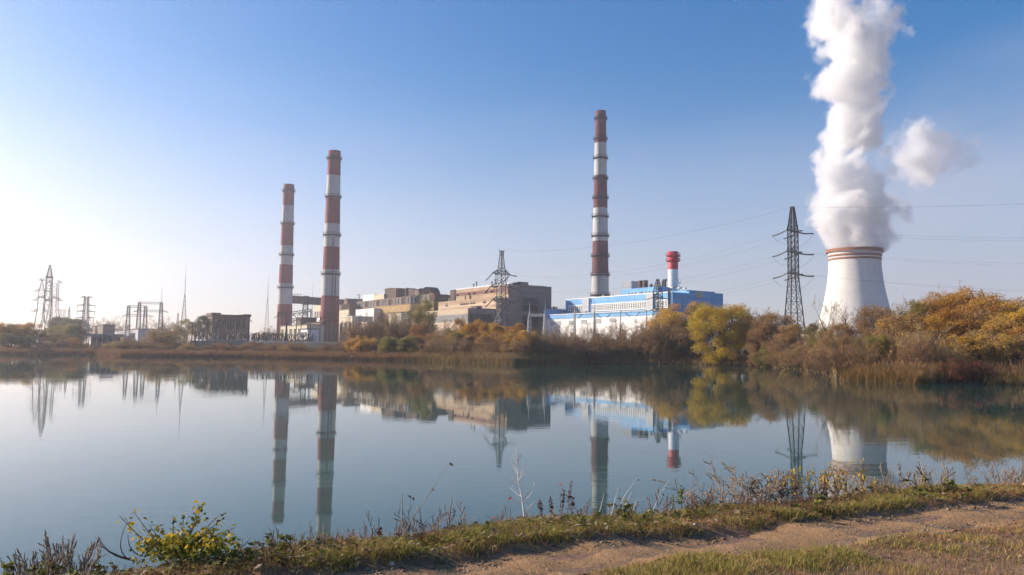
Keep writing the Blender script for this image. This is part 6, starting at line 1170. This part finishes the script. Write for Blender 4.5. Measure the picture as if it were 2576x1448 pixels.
def stalk(px, s, pts, r0, r1, m, label, leaves=(), name='dry_stalk', group='dry stalks on the bank'):
    p = base_on(px, s); Y = p.y; P = [p] + [fpt(x, y, Y) for x, y in pts]; fine = []
    for a, b in zip(P[:-1], P[1:]): fine += [a.lerp(b, k / 3) for k in range(3)]
    fine.append(P[-1]); L = [(nm, [fpt(x, y, Y) for x, y in q], sz, lm) for nm, q, sz, lm in leaves]; return stem_thing(name, label, 'stalk', [(fine, r0, r1)], m, L, group)
stalk(1012, .1, [(1012, 1290), (1011, 1242)], .006, .004, 'fgtwig', 'short straight pale stalk left of the leaning twig')
stalk(1131, .1, [(1133, 1285), (1137, 1252)], .007, .005, 'fgtwig', 'short thick pale stalk right of the leaning twig')
stalk(1000, 0, [(1050, 1285), (1088, 1230), (1130, 1168)], .005, .0012, 'fgtwig', 'long leaning bare twig with two withered hanging leaves', [('leaf', [(1088, 1228), (1131, 1164), (1089, 1232)], .045, 'deadleaf')])
stalk(1025, .15, [(1030, 1280), (1033, 1250)], .002, .001, 'fgtwigdark', 'fine stem with a dark curled leaf', [('leaf', [(1031, 1246), (1034, 1250), (1040, 1251)], .04, 'deadleaf')])
stalk(1290, .1, [(1284, 1290), (1280, 1262)], .002, .001, 'fgtwigred', 'fine stem carrying one bright red leaf beside the dead sapling', [('leaf', [(1279, 1256), (1281, 1260)], .055, 'redleaf')])
stalk(1246, .1, [(1245, 1310)], .002, .001, 'fgtwigred', 'short stem with a small orange leaf left of the dead sapling', [('leaf', [(1244, 1298)], .045, 'redleaf')])
stalk(1412, .15, [(1410, 1262), (1412, 1222)], .002, .001, 'fgtwigred', 'thin stem with a round orange red leaf left of the red dock', [('leaf', [(1412, 1216), (1413, 1219)], .03, 'redleaf')])
for px, pts, lb in ((1425, [(1432, 1250), (1437, 1209)], 'tall dark red dock seed stalk'), (1412, [(1416, 1262), (1419, 1232)], 'shorter dark red dock stalk left of the tall one'), (1362, [(1360, 1280), (1358, 1258)], 'small dark red dock stalk right of the sapling'), (1440, [(1440, 1270), (1441, 1248)], 'small dark red dock stalk right of the tall one'), (958, [(956, 1342), (955, 1328)], 'small dark red dock stalk far left'), (1388, [(1387, 1275), (1386, 1252)], 'slim dark red dock stalk between sapling and tall dock')):
    p = base_on(px, .08); Y = p.y; q = [fpt(x, y, Y) for x, y in pts]; L = []
    for k in range(110): f = frn.random(); c = (p.lerp(q[0], f * 2) if f < .5 else q[0].lerp(q[1], f * 2 - 1)) if f > .25 else q[0]; L.append(c + Vector((frn.gauss(0, .009), frn.gauss(0, .009), 0)))
    r = stem_thing('dock_stalk', lb, 'stalk', [([p, q[0], q[1]], .004, .002)], 'fgtwigred', [('seed_heads', L, .018, 'dock')], 'dock stalks on the bank')
for px, pts, lb in ((1545, [(1570, 1250), (1603, 1203)], 'long pale stem leaning right over the water'), (1535, [(1548, 1255), (1556, 1228)], 'pale thin stem left of the leaning ones'), (1558, [(1575, 1268), (1590, 1238)], 'pale short stem between the leaning ones'), (1637, [(1660, 1245), (1686, 1204)], 'thick pale stem leaning right with withered leaves'), (1668, [(1710, 1254), (1760, 1222)], 'long low pale stem leaning far right'), (1590, [(1600, 1262), (1628, 1254)], 'low pale bent stem with tiny tips'), (1500, [(1512, 1275), (1520, 1240)], 'pale stem before the tallest chimney reflection'), (2318, [(2322, 1190), (2312, 1150)], 'tall pale stem right of the tower reflection'), (2440, [(2425, 1175), (2414, 1118)], 'tall brown stem leaning left at the right'), (2520, [(2505, 1170), (2494, 1125)], 'tall brown stem toward the right edge')):
    stalk(px, .15, pts, .005, .0015, 'fgtwigpale' if 'pale' in lb else 'fgtwigdark', lb, [('leaf', [(pts[0][0] + 6, pts[0][1]), (pts[1][0], pts[1][1] + 4)], .03, 'deadleaf')])
stalk(1712, -.05, [(1714, 1250), (1713, 1225)], .004, .002, 'fgtwigdark', 'dark green spiky weed right of the leaning pale stems', [('leaves', [(1713 + frn.uniform(-7, 7), 1225 + frn.uniform(0, 45)) for _ in range(60)], .035, 'fgdark')])
near('greenweed', 1452, -.35, 1325, 'bright green low plant tuft on the verge', None, 1.4, 'weed'); near('greenweed', 1590, -.1, 1268, 'green weed tuft behind the pale stones', None, 1.3, 'weed'); near('greenweed', 1060, -.2, 1345, 'green weed tuft below the leaning twig', None, 1.3, 'weed'); near('greenweed', 660, -.15, 1385, 'green weed tuft right of the leafy bush', None, 1.5, 'weed'); near('greenweed', 730, -.3, 1398, 'low green weed tuft on the leaf littered slope', None, 1.6, 'weed')
# stones, stick, scrap
def stone(px, py, size, label, seed, m='stone', group='pale stones on the verge'):
    rg = np.random.default_rng(seed); p = at_z(px, py, 2.36); z = gz1(p.x, p.y); import bmesh
    bm = bmesh.new(); bmesh.ops.create_icosphere(bm, subdivisions=2, radius=1)
    for v in bm.verts: k = 1 + .22 * math.sin(v.co.x * 3 + seed) + .18 * math.cos(v.co.y * 4.1 + seed * 2) + .08 * rg.normal(); v.co = Vector((v.co.x * size * k, v.co.y * size * .75 * k, v.co.z * size * .5 * k))
    me = bpy.data.meshes.new('stone'); bm.to_mesh(me); bm.free(); o = link_mesh('stone', me, M[m]); o.location = (p.x, p.y, z + size * .2); o.rotation_euler.z = rg.uniform(0, 6); return tag(o, label, 'stone', group)
M['palestone'] = weathered('pale_limestone', (.55, .48, .40), (.45, .39, .32), 20, .9, 0)
for i, (px, py, sz, lb) in enumerate(((1564, 1314, .03, 'pale stone on the verge left of the scrap'), (1690, 1298, .035, 'flat pale stone behind the verge grass'), (1650, 1303, .03, 'pale stone right of the green tuft'), (985, 1408, .035, 'pinkish pale stone lying in the leaf litter'), (1428, 1318, .03, 'pale pebble by the bright green tuft'), (2105, 1356, .02, 'small pale stone at the lower edge of the path'), (1392, 1440, .02, 'small stone on the path at the bottom'), (1600, 1438, .02, 'small stone in the path grit at the bottom'))): stone(px, py, sz, lb, i, 'palestone')
p = at_z(1748, 1308, 2.37); mb = MB(); mb.lathe((0, 0, 0), [(.001, 0), (.022, .002), (.018, .012), (.007, .03), (.007, .05), (.001, .052)], 10); o = mb.build('plastic_scrap', M['winwhite']); o.location = (p.x, p.y, gz1(p.x, p.y) + .02); o.rotation_euler = (1.2, .2, 0); o.scale = (.7, .7, .7); tag(o, 'small white plastic scrap lying on the verge grass', 'litter')
p0 = at_z(2102, 1326, 2.37); p1 = at_z(2138, 1331, 2.36); up_ = Vector((0, 0, .035)); stem_thing('fallen_stick', 'short forked stick lying on the dirt path', 'stick', [([p0 + up_, p0.lerp(p1, .5) + up_, p1 + up_], .009, .006), ([p0.lerp(p1, .9) + up_, p1 + Vector((.02, -.05, .02))], .007, .003), ([p1 + up_, p1 + Vector((.01, .0, .075))], .006, .003)], 'fgtwigdark')

# grass, leaf litter and grit as masses
def bank_xy(n, x0, x1, s0, s1, rg):
    x = rg.uniform(x0, x1, n); s = rg.uniform(s0, s1, n); return x, np.interp(x, CR_X, CR_Y) + s / .885, s
def grass(name, n, x0, x1, s0, s1, hmin, hmax, w, m_, seed, mask=None, lean=.5):
    rg = np.random.default_rng(seed); x, y, s = bank_xy(n, x0, x1, s0, s1, rg); k = np.ones(n, bool)
    cl = .5 + .5 * np.clip(lump(x, y, 3.1, seed) + .5 * lump(x, y, 7.7, seed + 1), -1, 1)
    if mask is not None: k = rg.uniform(size=n) < mask(x, y, s, cl)
    x, y, cl = x[k], y[k], cl[k]; h = (hmin + (hmax - hmin) * cl * rg.uniform(.4, 1.1, len(x))); v, f = blades_np(x, y, gz(x, y) - .006, h, w * rg.uniform(.6, 1.4, len(x)), rg, lean, .12)
    return tag(link_mesh(name, np_mesh(name, v, f), M[m_]), kind='stuff')
def edge_soft(x, s): a, b = path_edges(x); return np.clip((s - a) / .12 + .4, 0, 1)
def near_soft(x, s): a, b = path_edges(x); return np.clip((b - s) / .25 + .25, 0, 1)
green_here = lambda x, y: np.clip(.5 + .8 * lump(x, y, .9, 3), 0, 1)
grass('verge_grass', 150000, -4.5, 13, -1.0, .25, .03, .10, .0055, 'grass', 101, lambda x, y, s, c: edge_soft(x, s) * (.35 + .65 * c) * np.clip((x + 3.2) / 2.5, .15, 1))
grass('verge_dry_grass', 80000, -4.5, 13, -1.0, .35, .02, .10, .005, 'drygrass', 102, lambda x, y, s, c: edge_soft(x, s) * (.25 + .6 * (1 - c) + .3 * (x > 3)))
def patch_g(x, y, s, c):
    fr = np.exp(-((s + 1.95) / .36) ** 2) * np.clip((x - .1) / .6, 0, 1) * np.clip((4.6 - x) / 1.8, .12, 1); return np.clip(near_soft(x, s) * (.05 + 1.0 * fr) * (.3 + .9 * c), 0, 1)
grass('near_grass', 130000, -.4, 8.5, -4.2, -1.4, .03, .11, .0052, 'grass', 103, patch_g)
grass('near_dry_grass', 170000, -.4, 8.5, -4.4, -1.4, .015, .075, .005, 'drygrass', 104, lambda x, y, s, c: near_soft(x, s) * (.35 + .5 * (1 - c)) * np.where((x > 2.2) & (s < -2.0), .45, 1), .8)
grass('long_grass', 9000, -4.5, 13, -.72, .35, .08, .2, .004, 'drygrass', 105, lambda x, y, s, c: .25 + .75 * c, 1.0)
grass('long_grass', 5000, -.2, 8.5, -4, -1.5, .06, .15, .004, 'drygrass', 106, lambda x, y, s, c: near_soft(x, s) * c, 1.2)
def litter(name, n, x0, x1, s0, s1, size, m_, seed, mask, lift=.012, flat=True):
    rg = np.random.default_rng(seed); x, y, s = bank_xy(n, x0, x1, s0, s1, rg); k = rg.uniform(size=n) < mask(x, y, s); x, y = x[k], y[k]; n = len(x); sz = size * rg.uniform(.5, 1.4, n)[:, None]; a = rg.uniform(0, 6.28, n)
    d = np.stack([np.cos(a), np.sin(a), rg.normal(0, .3, n)], 1); q = np.stack([-np.sin(a), np.cos(a), rg.normal(0, .35, n)], 1); P = np.stack([x, y, gz(x, y) + lift + rg.uniform(0, lift, n)], 1)
    v = np.stack([P - d * sz * .5, P + q * sz * .3 + np.array([0, 0, .004]), P + d * sz * .5, P - q * sz * .3 + np.array([0, 0, .004])], 1).reshape(-1, 3); return tag(link_mesh(name, np_mesh(name, v, np.arange(4 * n).reshape(n, 4)), M[m_]), kind='stuff')
litter('fallen_leaves', 9000, -4.5, 12, -.95, .5, .05, 'litter', 111, lambda x, y, s: edge_soft(x, s) * np.clip(.9 - (x + 2) * .12, .12, .9), .03)
litter('fallen_leaves', 4200, -.5, 9, -4.3, -1.4, .035, 'litter', 112, lambda x, y, s: near_soft(x, s) * .35, .02)
litter('green_leaves', 5200, -4.5, 4, -.95, .3, .045, 'fgdark', 113, lambda x, y, s: edge_soft(x, s) * np.clip(.75 - (x + 1.5) * .16, .05, .8), .035)
litter('fallen_leaves', 420, -2, 11, -1.6, -.7, .03, 'litter', 114, lambda x, y, s: .8 + 0 * x, .012)
def grit(name, n, s0, s1, size, seed, x0=-2, x1=11, m_='stone'):
    rg = np.random.default_rng(seed); x, y, s = bank_xy(n, x0, x1, s0, s1, rg); k = rg.uniform(size=n) < np.clip(.35 + .6 * lump(x, y, 1.9, 5), .05, 1); x, y = x[k], y[k]; n = len(x); sz = size * rg.uniform(.35, 1.0, n) ** 1.5 * 1.3
    oc = np.array([(1, 0, 0), (0, 1, 0), (-1, 0, 0), (0, -1, 0), (0, 0, .6), (0, 0, -.4)], float); P = np.stack([x, y, gz(x, y) + .010], 1)
    v = P[:, None, :] + oc[None] * sz[:, None, None] * rg.uniform(.55, 1.3, (n, 6, 1)); F_ = np.array([(0, 1, 4), (1, 2, 4), (2, 3, 4), (3, 0, 4), (1, 0, 5), (2, 1, 5), (3, 2, 5), (0, 3, 5)]); f = (np.arange(n)[:, None, None] * 6 + F_[None]).reshape(-1, 3)
    return tag(link_mesh(name, np_mesh(name, v.reshape(-1, 3), f), M[m_]), kind='stuff')
grit('gravel', 26000, -1.75, -.65, .008, 121); grit('gravel', 1300, -1.75, -.75, .015, 122); grit('dirt_clods', 1100, -.9, -.6, .022, 123, m_='litter')
